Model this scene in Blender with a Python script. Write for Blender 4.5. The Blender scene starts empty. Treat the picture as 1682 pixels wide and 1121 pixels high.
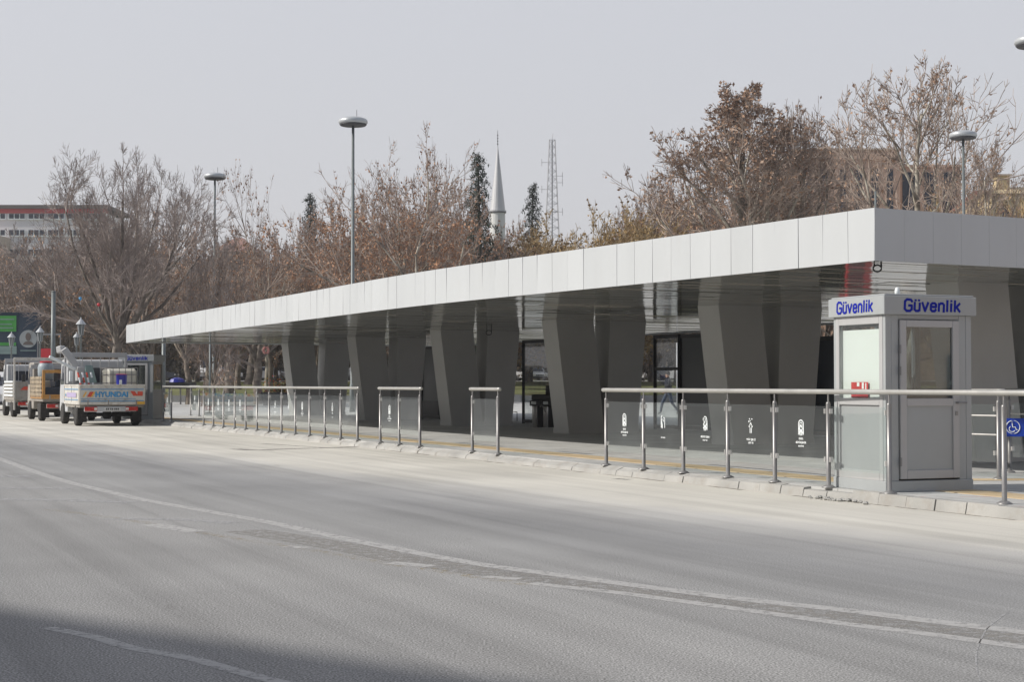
import bpy, bmesh, math, random
from mathutils import Vector, Matrix
R = math.radians
rnd = random.Random(7)
scene = bpy.context.scene
COL = scene.collection

# ------------------------------------------------------------------ camera
F = 2600.0; CX, CY = 841.0, 560.5
EYE = Vector((0, 0, 1.37)); PITCH = math.atan(70.5 / F)
cam_d = bpy.data.cameras.new('camera'); cam = bpy.data.objects.new('camera', cam_d); COL.objects.link(cam)
cam.location = EYE; cam.rotation_euler = (math.pi / 2 + PITCH, 0, 0)
cam_d.sensor_width = 36; cam_d.lens = F / 1682 * 36; cam_d.clip_end = 3000; cam_d.clip_start = .1
scene.camera = cam
FW = Vector((0, math.cos(PITCH), math.sin(PITCH))); UP = Vector((0, -math.sin(PITCH), math.cos(PITCH)))
def ray(px, py): return Vector(((px - CX) / F, 0, 0)) + FW + UP * ((CY - py) / F)
def gp(px, py, z=0.0):
    d = ray(px, py); t = (z - EYE.z) / d.z; return EYE + d * t
def vp(px, py, Y):
    d = ray(px, py); return EYE + d * (Y / d.y)

# ------------------------------------------------------------------ materials
def newmat(name):
    m = bpy.data.materials.new(name); m.use_nodes = True
    nt = m.node_tree; nt.nodes.clear()
    out = nt.nodes.new('ShaderNodeOutputMaterial'); b = nt.nodes.new('ShaderNodeBsdfPrincipled')
    nt.links.new(b.outputs[0], out.inputs[0]); return m, nt, b, out
def N(nt, t, **k):
    n = nt.nodes.new('ShaderNode' + t)
    for a, v in k.items(): setattr(n, a, v)
    return n
def ramp(nt, fac, stops, interp='LINEAR'):
    r = N(nt, 'ValToRGB'); e = r.color_ramp.elements; r.color_ramp.interpolation = interp
    while len(e) < len(stops): e.new(.5)
    for q, (p, c) in zip(e, stops):
        q.position = p; q.color = (c if len(c) == 4 else (*c, 1)) if isinstance(c, tuple) else (c, c, c, 1)
    nt.links.new(fac, r.inputs[0]); return r.outputs[0]
def mixc(nt, f, a, b, mode='MIX'):
    m = N(nt, 'MixRGB', blend_type=mode)
    for s, v in ((m.inputs[0], f), (m.inputs[1], a), (m.inputs[2], b)):
        if hasattr(v, 'is_linked') or hasattr(v, 'links'): nt.links.new(v, s)
        else: s.default_value = v if not isinstance(v, tuple) else (*v[:3], 1)
    return m.outputs[0]
def math_(nt, op, a, b=None, c=None, clamp=False):
    m = N(nt, 'Math', operation=op, use_clamp=clamp)
    for s, v in zip(m.inputs, (a, b, c)):
        if v is None: continue
        if hasattr(v, 'links'): nt.links.new(v, s)
        else: s.default_value = v
    return m.outputs[0]
def mat(name, col, rough=.6, metal=0.0, var=.12, scale=2.0, bump=0.0, bscale=30, dirt=0.0, dirtcol=(.22, .18, .13), spec=.5, stretch=(1, 1, 1)):
    m, nt, b, out = newmat(name)
    tc = N(nt, 'TexCoord'); mp = N(nt, 'Mapping'); mp.inputs[3].default_value = stretch
    nt.links.new(tc.outputs['Object'], mp.inputs[0])
    n1 = N(nt, 'TexNoise'); n1.inputs['Scale'].default_value = scale; n1.inputs['Detail'].default_value = 6
    nt.links.new(mp.outputs[0], n1.inputs['Vector'])
    lo = tuple(c * (1 - var) for c in col); hi = tuple(min(1, c * (1 + var)) for c in col)
    c = ramp(nt, n1.outputs[0], [(.3, lo), (.7, hi)])
    if dirt > 0:
        n2 = N(nt, 'TexNoise'); n2.inputs['Scale'].default_value = scale * 2.7; n2.inputs['Detail'].default_value = 9; n2.inputs['Roughness'].default_value = .7
        nt.links.new(mp.outputs[0], n2.inputs['Vector'])
        f = ramp(nt, n2.outputs[0], [(.5, 0.0), (.72, dirt)])
        c = mixc(nt, f, c, dirtcol)
    nt.links.new(c, b.inputs['Base Color'])
    rr = ramp(nt, n1.outputs[0], [(.3, max(0, rough - .07)), (.7, min(1, rough + .07))]); nt.links.new(rr, b.inputs['Roughness'])
    b.inputs['Metallic'].default_value = metal; b.inputs['Specular IOR Level'].default_value = spec
    if bump:
        n3 = N(nt, 'TexNoise'); n3.inputs['Scale'].default_value = bscale; n3.inputs['Detail'].default_value = 5
        nt.links.new(tc.outputs['Object'], n3.inputs['Vector'])
        bp = N(nt, 'Bump'); bp.inputs['Strength'].default_value = bump; bp.inputs['Distance'].default_value = .01
        nt.links.new(n3.outputs[0], bp.inputs['Height']); nt.links.new(bp.outputs[0], b.inputs['Normal'])
    return m
def glass(name, tint=(.8, .88, .86), refl=1.0, dust=0.1, dustcol=(.55, .56, .54), grad=None):
    """thin pane: transparent + fresnel reflection + a film of dust"""
    m, nt, b, out = newmat(name); nt.nodes.remove(b)
    tr = N(nt, 'BsdfTransparent'); tr.inputs[0].default_value = (*tint, 1)
    gl = N(nt, 'BsdfGlossy'); gl.inputs['Roughness'].default_value = .03; gl.inputs[0].default_value = (1, 1, 1, 1)
    fr = N(nt, 'Fresnel'); gb = N(nt, 'NewGeometry'); nt.links.new(math_(nt, 'MULTIPLY_ADD', gb.outputs['Backfacing'], -.8333, 1.5), fr.inputs[0])
    f = math_(nt, 'MULTIPLY', fr.outputs[0], refl * 1.8, clamp=True)
    mx = N(nt, 'MixShader'); nt.links.new(f, mx.inputs[0]); nt.links.new(tr.outputs[0], mx.inputs[1]); nt.links.new(gl.outputs[0], mx.inputs[2])
    df = N(nt, 'BsdfDiffuse'); df.inputs[0].default_value = (*dustcol, 1)
    tc = N(nt, 'TexCoord'); n1 = N(nt, 'TexNoise'); n1.inputs['Scale'].default_value = 2.2; n1.inputs['Detail'].default_value = 7
    nt.links.new(tc.outputs['Object'], n1.inputs['Vector'])
    d = ramp(nt, n1.outputs[0], [(.35, dust * .6), (.7, min(1, dust * 1.5))])
    if grad:
        sp = N(nt, 'SeparateXYZ'); nt.links.new(tc.outputs['Object'], sp.inputs[0])
        mr = N(nt, 'MapRange'); mr.inputs[1].default_value = grad[0]; mr.inputs[2].default_value = grad[1]; mr.inputs[3].default_value = grad[2]; mr.inputs[4].default_value = grad[3]
        nt.links.new(sp.outputs[2], mr.inputs[0]); d = math_(nt, 'MULTIPLY', d, mr.outputs[0], clamp=True)
    m2 = N(nt, 'MixShader'); nt.links.new(d, m2.inputs[0]); nt.links.new(mx.outputs[0], m2.inputs[1]); nt.links.new(df.outputs[0], m2.inputs[2])
    nt.links.new(m2.outputs[0], out.inputs[0]); return m

M = {}
M['white_panel'] = mat('white_panel', (.51, .53, .54), .38, 0, .03, .5, dirt=.10, dirtcol=(.38, .37, .35), stretch=(3, 3, .5))
M['white_panel_b'] = mat('white_panel_b', (.495, .515, .525), .40, 0, .03, .5, dirt=.14, dirtcol=(.36, .35, .33), stretch=(3, 3, .5))
M['white_panel_c'] = mat('white_panel_c', (.525, .545, .555), .34, 0, .03, .5, dirt=.06, dirtcol=(.38, .37, .35), stretch=(3, 3, .5))
M['roof_top'] = mat('roof_top', (.5, .5, .48), .8, 0, .1, 1, dirt=.4)
M['dark_gap'] = mat('dark_gap', (.03, .03, .03), .9, 0, 0, 1)
M['seam_grey'] = mat('seam_grey', (.34, .30, .30), .7, 0, 0, 1)
M['pillar'] = mat('pillar_cladding', (.43, .43, .415), .42, 0, .07, .7, dirt=.15, dirtcol=(.30, .29, .27))
M['alu'] = mat('painted_aluminium', (.365, .385, .39), .42, .1, .04, 1.5, dirt=.10, dirtcol=(.3, .28, .25))
M['alu_light'] = mat('pale_aluminium', (.43, .43, .43), .45, .1, .04, 1.5, dirt=.10, dirtcol=(.35, .32, .28))
M['kiosk_panel'] = mat('kiosk_panel', (.35, .35, .355), .5, 0, .03, 1.2, dirt=.12, dirtcol=(.36, .33, .3))
M['blind'] = mat('roller_blind', (.66, .685, .665), .7, 0, .02, 1.5)
M['steel'] = mat('brushed_steel', (.27, .265, .26), .38, .45, .08, 6, dirt=.25, dirtcol=(.2, .18, .15))
M['steel_rail'] = mat('handrail_steel', (.42, .415, .39), .4, .4, .06, 5, dirt=.15, dirtcol=(.3, .28, .24))
M['steel_pale'] = mat('polished_clamp', (.55, .54, .52), .35, .4, .05, 5)  # paler steel of clamps, wires and gate legs
M['black'] = mat('black_metal', (.02, .021, .023), .4, 0, .1, 2)
M['rubber'] = mat('rubber', (.025, .024, .023), .85, 0, .3, 5, dirt=.5, dirtcol=(.12, .10, .08))
M['chassis'] = mat('chassis_black', (.03, .03, .03), .8, 0, .3, 5, dirt=.4, dirtcol=(.1, .08, .06))
M['truck_white'] = mat('truck_white', (.60, .58, .53), .42, 0, .10, 2.5, dirt=.85, dirtcol=(.30, .23, .16))
M['truck_cab'] = mat('truck_cab_paint', (.50, .51, .52), .35, 0, .04, 2, dirt=.25, dirtcol=(.3, .27, .23))
M['truck_grey'] = mat('weathered_grey', (.30, .28, .25), .6, 0, .2, 3, dirt=.6, dirtcol=(.18, .12, .08))
M['orange'] = mat('orange_paint', (.48, .24, .06), .5, 0, .12, 3, dirt=.8, dirtcol=(.2, .1, .04))
M['wood_rack'] = mat('pale_wood', (.52, .44, .33), .75, 0, .2, 4, dirt=.3)
M['red_lens'] = mat('red_lens', (.45, .02, .015), .25, 0, .1, 5)
M['clear_lens'] = mat('clear_lens', (.7, .68, .62), .2, 0, .05, 5)
M['blue_stripe'] = mat('blue_stripe', (.05, .28, .55), .4, 0, .15, 5, dirt=.3, dirtcol=(.4, .4, .38))
M['red_stripe'] = mat('red_stripe', (.60, .06, .03), .4, 0, .15, 5, dirt=.3, dirtcol=(.5, .35, .2))
M['yel_stripe'] = mat('yellow_stripe', (.75, .42, .05), .4, 0, .15, 5, dirt=.3, dirtcol=(.5, .4, .3))
M['purple_print'] = mat('faded_purple_print', (.42, .36, .55), .5, 0, .15, 9)
M['plate'] = mat('plate_white', (.6, .6, .58), .5, 0, .05, 9, dirt=.3)
M['tank'] = mat('tank_plastic', (.72, .70, .60), .4, 0, .08, 2.5, dirt=.2)
M['blue_plastic'] = mat('blue_plastic', (.02, .03, .32), .35, 0, .1, 5)
M['red_plastic'] = mat('red_plastic', (.55, .03, .04), .4, 0, .1, 5)
M['barrel'] = mat('barrel_grey_blue', (.30, .35, .38), .5, 0, .1, 4, dirt=.3)
M['letter_blue'] = mat('letter_blue', (.004, .014, .30), .6, 0, .05, 6, spec=.2)
M['sticker_white'] = mat('sticker_white', (.78, .82, .82), .5, 0, .04, 9)
M['red_notice'] = mat('red_notice', (.50, .02, .03), .5, 0, .15, 9)
M['lamp_grey'] = mat('lamp_grey', (.48, .50, .51), .4, .3, .05, 2)
M['lamp_dark'] = mat('lamp_dark', (.05, .05, .055), .5, 0, .05, 2)
M['pole_green'] = mat('pole_grey_green', (.17, .19, .19), .5, .2, .08, 3)
M['navy'] = mat('billboard_navy', (.012, .03, .055), .5, 0, .15, 1)
M['green'] = mat('billboard_green', (.05, .28, .05), .5, 0, .15, 2)
M['greygreen'] = mat('billboard_pale', (.20, .28, .27), .5, 0, .1, 2)
M['pale_disc'] = mat('pale_disc', (.30, .33, .34), .5, 0, .1, 2)
M['skin'] = mat('skin', (.45, .27, .19), .6, 0, .05, 9)
M['jacket'] = mat('dark_jacket', (.015, .017, .025), .8, 0, .2, 9)
M['jeans'] = mat('jeans', (.06, .08, .12), .85, 0, .25, 9)
M['shoe'] = mat('pale_shoe', (.35, .34, .33), .7, 0, .1, 9)
M['hair'] = mat('dark_hair', (.015, .012, .01), .7, 0, .1, 9)
M['blue_sign'] = mat('sign_blue', (.01, .05, .40), .35, 0, .08, 5)
M['yellow_tile'] = mat('tactile_yellow', (.50, .385, .23), .8, 0, .16, 1.7, bump=.8, bscale=26, dirt=.55, dirtcol=(.46, .42, .36))
M['kerb'] = mat('kerb_concrete', (.36, .355, .335), .85, 0, .18, 1.3, bump=.5, bscale=25, dirt=.5, dirtcol=(.25, .21, .17))
M['concrete'] = mat('wall_concrete', (.30, .30, .29), .85, 0, .12, .6, bump=.3, dirt=.35)
M['lawn'] = mat('dry_lawn', (.13, .14, .045), .95, 0, .45, .15, bump=.8, bscale=8, dirt=.6, dirtcol=(.20, .16, .09))
M['hedge'] = mat('hedge_leaf', (.05, .065, .03), .8, 0, .4, 1)
M['stone_brown'] = mat('brown_stone', (.60, .42, .32), .85, 0, .12, .12, dirt=.3, dirtcol=(.25, .17, .12))
M['dark_glass'] = mat('dark_window', (.03, .035, .05), .12, 0, .1, .5)
M['plaster_white'] = mat('white_plaster', (.78, .75, .76), .85, 0, .08, .1)
M['plaster_cream'] = mat('cream_plaster', (.55, .44, .26), .85, 0, .08, .1)
M['plaster_beige'] = mat('beige_plaster', (.56, .48, .40), .85, 0, .08, .2, dirt=.2)
M['roof_grey'] = mat('grey_roof', (.13, .11, .10), .8, 0, .1, .1)
M['red_band'] = mat('red_band', (.55, .07, .07), .7, 0, .08, .1)
M['red_roof'] = mat('red_tiles', (.24, .075, .05), .85, 0, .15, .4)
M['minaret'] = mat('minaret_stone', (.62, .62, .61), .75, 0, .04, .15)
M['lead_grey'] = mat('lead_sheet', (.50, .50, .51), .5, .2, .05, .3)
M['mast'] = mat('mast_steel', (.33, .33, .35), .6, .3, .05, .3)
M['terracotta'] = mat('pink_wall', (.30, .17, .14), .85, 0, .1, .2)
M['car_white'] = mat('car_white', (.72, .72, .71), .25, 0, .02, 1)
M['car_silver'] = mat('car_silver', (.42, .43, .45), .25, .4, .03, 1)
M['car_dark'] = mat('car_dark', (.04, .045, .06), .25, 0, .05, 1)
M['screen_grey'] = mat('screen_grey', (.085, .095, .10), .35, 0, .05, 1)
M['screen_navy'] = mat('screen_navy', (.012, .02, .035), .2, 0, .05, 1)
M['paint_road'] = mat('worn_road_paint', (.47, .46, .45), .85, 0, .1, 3)
M['tyre_mark'] = mat('tyre_mark', (.22, .21, .20), .9, 0, .2, 2)
M['pane'] = glass('railing_pane', (.95, .975, .97), .55, .022, (.50, .52, .51), grad=(-.1, .95, 2.4, .6))
M['door_pane'] = glass('door_pane', (.5, .55, .57), .9, .02)
M['screen_pane'] = glass('screen_pane', (.88, .9, .9), .5, .015, (.3, .3, .3))
M['ksp'] = glass('kiosk_side_pane', (.96, .98, .97), .45, .01)

def bark(name, a, b_, scale=2.5):
    m, nt, b, out = newmat(name)
    tc = N(nt, 'TexCoord'); n = N(nt, 'TexNoise'); n.inputs['Scale'].default_value = scale; n.inputs['Detail'].default_value = 5
    nt.links.new(tc.outputs['Object'], n.inputs['Vector'])
    nt.links.new(ramp(nt, n.outputs[0], [(.38, a), (.62, b_)]), b.inputs['Base Color']); b.inputs['Roughness'].default_value = .9
    return m
M['bark_dark'] = bark('bark_dark', (.11, .09, .075), (.22, .19, .16))
M['bark_plane'] = bark('bark_plane', (.15, .12, .09), (.50, .46, .38), 1.3)
M['bark_grey'] = bark('bark_grey', (.12, .095, .075), (.24, .20, .16), 2)
M['twig_grey'] = bark('twig_grey', (.22, .18, .16), (.37, .31, .28), .6)
M['twig_brown'] = bark('twig_brown', (.24, .185, .15), (.40, .32, .265), .6)
M['twig_ochre'] = bark('twig_ochre', (.36, .26, .13), (.50, .38, .21), .6)
M['bark_conifer'] = bark('bark_conifer', (.05, .04, .035), (.09, .07, .06))
def leafmat(name, cols):
    m, nt, b, out = newmat(name)
    oi = N(nt, 'ObjectInfo'); tc = N(nt, 'TexCoord'); n = N(nt, 'TexNoise'); n.inputs['Scale'].default_value = 9; n.inputs['Detail'].default_value = 2
    nt.links.new(tc.outputs['Object'], n.inputs['Vector'])
    c = ramp(nt, n.outputs[0], [(.3 + .4 * i / (len(cols) - 1), c) for i, c in enumerate(cols)])
    v = math_(nt, 'MULTIPLY_ADD', oi.outputs['Random'], .5, .75)
    hs = N(nt, 'HueSaturation'); nt.links.new(v, hs.inputs['Value']); nt.links.new(c, hs.inputs['Color'])
    nt.links.new(hs.outputs[0], b.inputs['Base Color']); b.inputs['Roughness'].default_value = .7; b.inputs['Specular IOR Level'].default_value = .2
    return m
M['leaf_brown'] = leafmat('leaf_brown', [(.20, .12, .078), (.40, .25, .165), (.54, .40, .30)])
M['leaf_rust'] = leafmat('leaf_rust', [(.20, .10, .055), (.40, .21, .12), (.52, .34, .22)])
M['leaf_ochre'] = leafmat('leaf_ochre', [(.16, .10, .035), (.26, .165, .06), (.34, .24, .11)])
M['leaf_green'] = leafmat('leaf_conifer', [(.012, .022, .014), (.03, .048, .03), (.055, .075, .05)])
M['leaf_hedge'] = leafmat('leaf_hedge', [(.05, .045, .03), (.09, .075, .05), (.15, .115, .08)])

# road: dusty asphalt
def road_material():
    m, nt, b, out = newmat('dusty_asphalt')
    g = N(nt, 'NewGeometry'); sp = N(nt, 'SeparateXYZ'); nt.links.new(g.outputs['Position'], sp.inputs[0])
    x, y = sp.outputs[0], sp.outputs[1]
    dx = math_(nt, 'SUBTRACT', x, 5.17); dy = math_(nt, 'SUBTRACT', y, 15.97)
    u = math_(nt, 'ADD', math_(nt, 'MULTIPLY', dx, -.91), math_(nt, 'MULTIPLY', dy, -.4147))
    s = math_(nt, 'ADD', math_(nt, 'MULTIPLY', dx, -.4147), math_(nt, 'MULTIPLY', dy, .91))
    # stretched coordinate along the kerb
    cv = N(nt, 'CombineXYZ'); nt.links.new(math_(nt, 'MULTIPLY', s, .18), cv.inputs[0]); nt.links.new(u, cv.inputs[1])
    ns = N(nt, 'TexNoise'); ns.inputs['Scale'].default_value = 1.1; ns.inputs['Detail'].default_value = 8; ns.inputs['Roughness'].default_value = .62; nt.links.new(cv.outputs[0], ns.inputs['Vector'])
    up = math_(nt, 'SUBTRACT', u, math_(nt, 'MULTIPLY', s, .11))
    up = math_(nt, 'ADD', up, math_(nt, 'MULTIPLY_ADD', ns.outputs[0], 1.6, -.8))
    t = math_(nt, 'DIVIDE', up, 12.0)
    base = ramp(nt, t, [(0.0, (.55, .53, .475)), (.15, (.53, .513, .465)), (.22, (.40, .393, .375)), (.29, (.285, .284, .280)), (.37, (.235, .236, .236)), (.50, (.268, .268, .264)), (.64, (.262, .260, .254)), (.9, (.232, .232, .230))])
    # tyre streaks following curves
    cv2 = N(nt, 'CombineXYZ'); nt.links.new(math_(nt, 'MULTIPLY', s, .05), cv2.inputs[0]); nt.links.new(math_(nt, 'MULTIPLY', u, 2.3), cv2.inputs[1])
    n2 = N(nt, 'TexNoise'); n2.inputs['Scale'].default_value = 1.3; n2.inputs['Detail'].default_value = 6; n2.inputs['Distortion'].default_value = .6; nt.links.new(cv2.outputs[0], n2.inputs['Vector'])
    base = mixc(nt, .75, base, ramp(nt, n2.outputs[0], [(.3, .80), (.5, 1.0), (.7, 1.13)]), 'MULTIPLY')
    # blotches
    n3 = N(nt, 'TexNoise'); n3.inputs['Scale'].default_value = .35; n3.inputs['Detail'].default_value = 7; nt.links.new(g.outputs['Position'], n3.inputs['Vector'])
    base = mixc(nt, .6, base, ramp(nt, n3.outputs[0], [(.35, .84), (.65, 1.14)]), 'MULTIPLY')
    # yellowish dust between the two lines
    # aggregate
    n4 = N(nt, 'TexNoise'); n4.inputs['Scale'].default_value = 85; n4.inputs['Detail'].default_value = 3; nt.links.new(g.outputs['Position'], n4.inputs['Vector'])
    gf = ramp(nt, t, [(.10, .10), (.24, .30), (.40, .50), (.65, .85)])
    base = mixc(nt, gf, base, ramp(nt, n4.outputs[0], [(.36, .45), (.5, 1.0), (.64, 1.75)]), 'MULTIPLY')
    vo = N(nt, 'TexVoronoi'); vo.inputs['Scale'].default_value = 34; nt.links.new(g.outputs['Position'], vo.inputs['Vector'])
    base = mixc(nt, math_(nt, 'MULTIPLY', gf, ramp(nt, vo.outputs['Distance'], [(.0, .9), (.17, 0.0)])), base, (.46, .46, .46))
    # small dark stains
    n5 = N(nt, 'TexNoise'); n5.inputs['Scale'].default_value = 1.9; n5.inputs['Detail'].default_value = 3
    cv3 = N(nt, 'CombineXYZ'); nt.links.new(math_(nt, 'MULTIPLY', s, .45), cv3.inputs[0]); nt.links.new(math_(nt, 'MULTIPLY', u, 1.4), cv3.inputs[1]); nt.links.new(cv3.outputs[0], n5.inputs['Vector'])
    base = mixc(nt, ramp(nt, n5.outputs[0], [(.70, 0.0), (.78, .45)]), base, (.12, .115, .11))
    nt.links.new(base, b.inputs['Base Color']); b.inputs['Roughness'].default_value = .93; b.inputs['Specular IOR Level'].default_value = .25
    bp = N(nt, 'Bump'); bp.inputs['Strength'].default_value = .12; bp.inputs['Distance'].default_value = .002; nt.links.new(n4.outputs[0], bp.inputs['Height']); nt.links.new(bp.outputs[0], b.inputs['Normal'])
    return m
M['road'] = road_material()
def paving_material():
    m, nt, b, out = newmat('paving_slabs')
    g = N(nt, 'NewGeometry'); mp = N(nt, 'Mapping'); mp.inputs[2].default_value = (0, 0, R(-24.5 - 90)); nt.links.new(g.outputs['Position'], mp.inputs[0])
    br = N(nt, 'TexBrick'); br.inputs['Scale'].default_value = 1; br.inputs['Brick Width'].default_value = .6; br.inputs['Row Height'].default_value = .4; br.inputs['Mortar Size'].default_value = .008
    br.inputs['Color1'].default_value = (.50, .50, .48, 1); br.inputs['Color2'].default_value = (.43, .435, .425, 1); br.inputs['Mortar'].default_value = (.24, .235, .22, 1)
    nt.links.new(mp.outputs[0], br.inputs['Vector'])
    n = N(nt, 'TexNoise'); n.inputs['Scale'].default_value = .7; n.inputs['Detail'].default_value = 8; nt.links.new(g.outputs['Position'], n.inputs['Vector'])
    c = mixc(nt, .7, br.outputs[0], ramp(nt, n.outputs[0], [(.3, .78), (.7, 1.18)]), 'MULTIPLY')
    n2 = N(nt, 'TexNoise'); n2.inputs['Scale'].default_value = 3.2; n2.inputs['Detail'].default_value = 9; nt.links.new(g.outputs['Position'], n2.inputs['Vector'])
    c = mixc(nt, ramp(nt, n2.outputs[0], [(.56, 0.0), (.72, .5)]), c, (.28, .26, .23))
    # reddish slabs close to the kerb at the near end
    sp = N(nt, 'SeparateXYZ'); nt.links.new(g.outputs['Position'], sp.inputs[0])
    near = math_(nt, 'LESS_THAN', sp.outputs[1], 17.6)
    c = mixc(nt, math_(nt, 'MULTIPLY', near, math_(nt, 'GREATER_THAN', n.outputs[0], .48)), c, (.42, .31, .28))
    nt.links.new(c, b.inputs['Base Color']); b.inputs['Roughness'].default_value = .8
    bp = N(nt, 'Bump'); bp.inputs['Strength'].default_value = .3; bp.inputs['Distance'].default_value = .004; nt.links.new(br.outputs['Fac'], bp.inputs['Height']); bp.invert = True; nt.links.new(bp.outputs[0], b.inputs['Normal'])
    return m
M['paving'] = paving_material()
def worn_paint(name, col, thr):
    """road paint worn away in patches: bare asphalt shows between"""
    m, nt, b, out = newmat(name)
    g = N(nt, 'NewGeometry'); n = N(nt, 'TexNoise'); n.inputs['Scale'].default_value = 11; n.inputs['Detail'].default_value = 10; n.inputs['Roughness'].default_value = .8
    nt.links.new(g.outputs['Position'], n.inputs['Vector'])
    b.inputs['Base Color'].default_value = (*col, 1); b.inputs['Roughness'].default_value = .85
    tr = N(nt, 'BsdfTransparent'); mx = N(nt, 'MixShader')
    nt.links.new(ramp(nt, n.outputs[0], [(thr, 0.0), (thr + .16, .85)]), mx.inputs[0]); nt.links.new(tr.outputs[0], mx.inputs[1]); nt.links.new(b.outputs[0], mx.inputs[2]); nt.links.new(mx.outputs[0], out.inputs[0])
    return m
M['paint'] = worn_paint('worn_white_paint', (.44, .435, .425), .34)
M['paint_mid'] = worn_paint('rubbed_white_paint', (.44, .44, .435), .34)
M['paint_faint'] = worn_paint('faint_white_paint', (.36, .36, .36), .36)
M['paint_yellow'] = worn_paint('faint_yellow_paint', (.40, .33, .20), .50)
M['dust_yellow'] = worn_paint('ochre_dust', (.275, .262, .24), .44)
M['soffit'] = None
def soffit_material():
    m, nt, b, out = newmat('soffit_strip')
    tc = N(nt, 'TexCoord'); n = N(nt, 'TexNoise'); n.inputs['Scale'].default_value = .5; n.inputs['Detail'].default_value = 4; nt.links.new(tc.outputs['Object'], n.inputs['Vector'])
    nt.links.new(ramp(nt, n.outputs[0], [(.3, (.25, .255, .235)), (.7, (.31, .315, .29))]), b.inputs['Base Color'])
    b.inputs['Roughness'].default_value = .10; b.inputs['Metallic'].default_value = .42; b.inputs['Specular IOR Level'].default_value = .6
    n2 = N(nt, 'TexNoise'); n2.inputs['Scale'].default_value = 1.1; n2.inputs['Detail'].default_value = 1; nt.links.new(tc.outputs['Object'], n2.inputs['Vector'])
    bp = N(nt, 'Bump'); bp.inputs['Strength'].default_value = .25; bp.inputs['Distance'].default_value = .02; nt.links.new(n2.outputs[0], bp.inputs['Height']); nt.links.new(bp.outputs[0], b.inputs['Normal'])
    return m
M['soffit'] = soffit_material()

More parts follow.
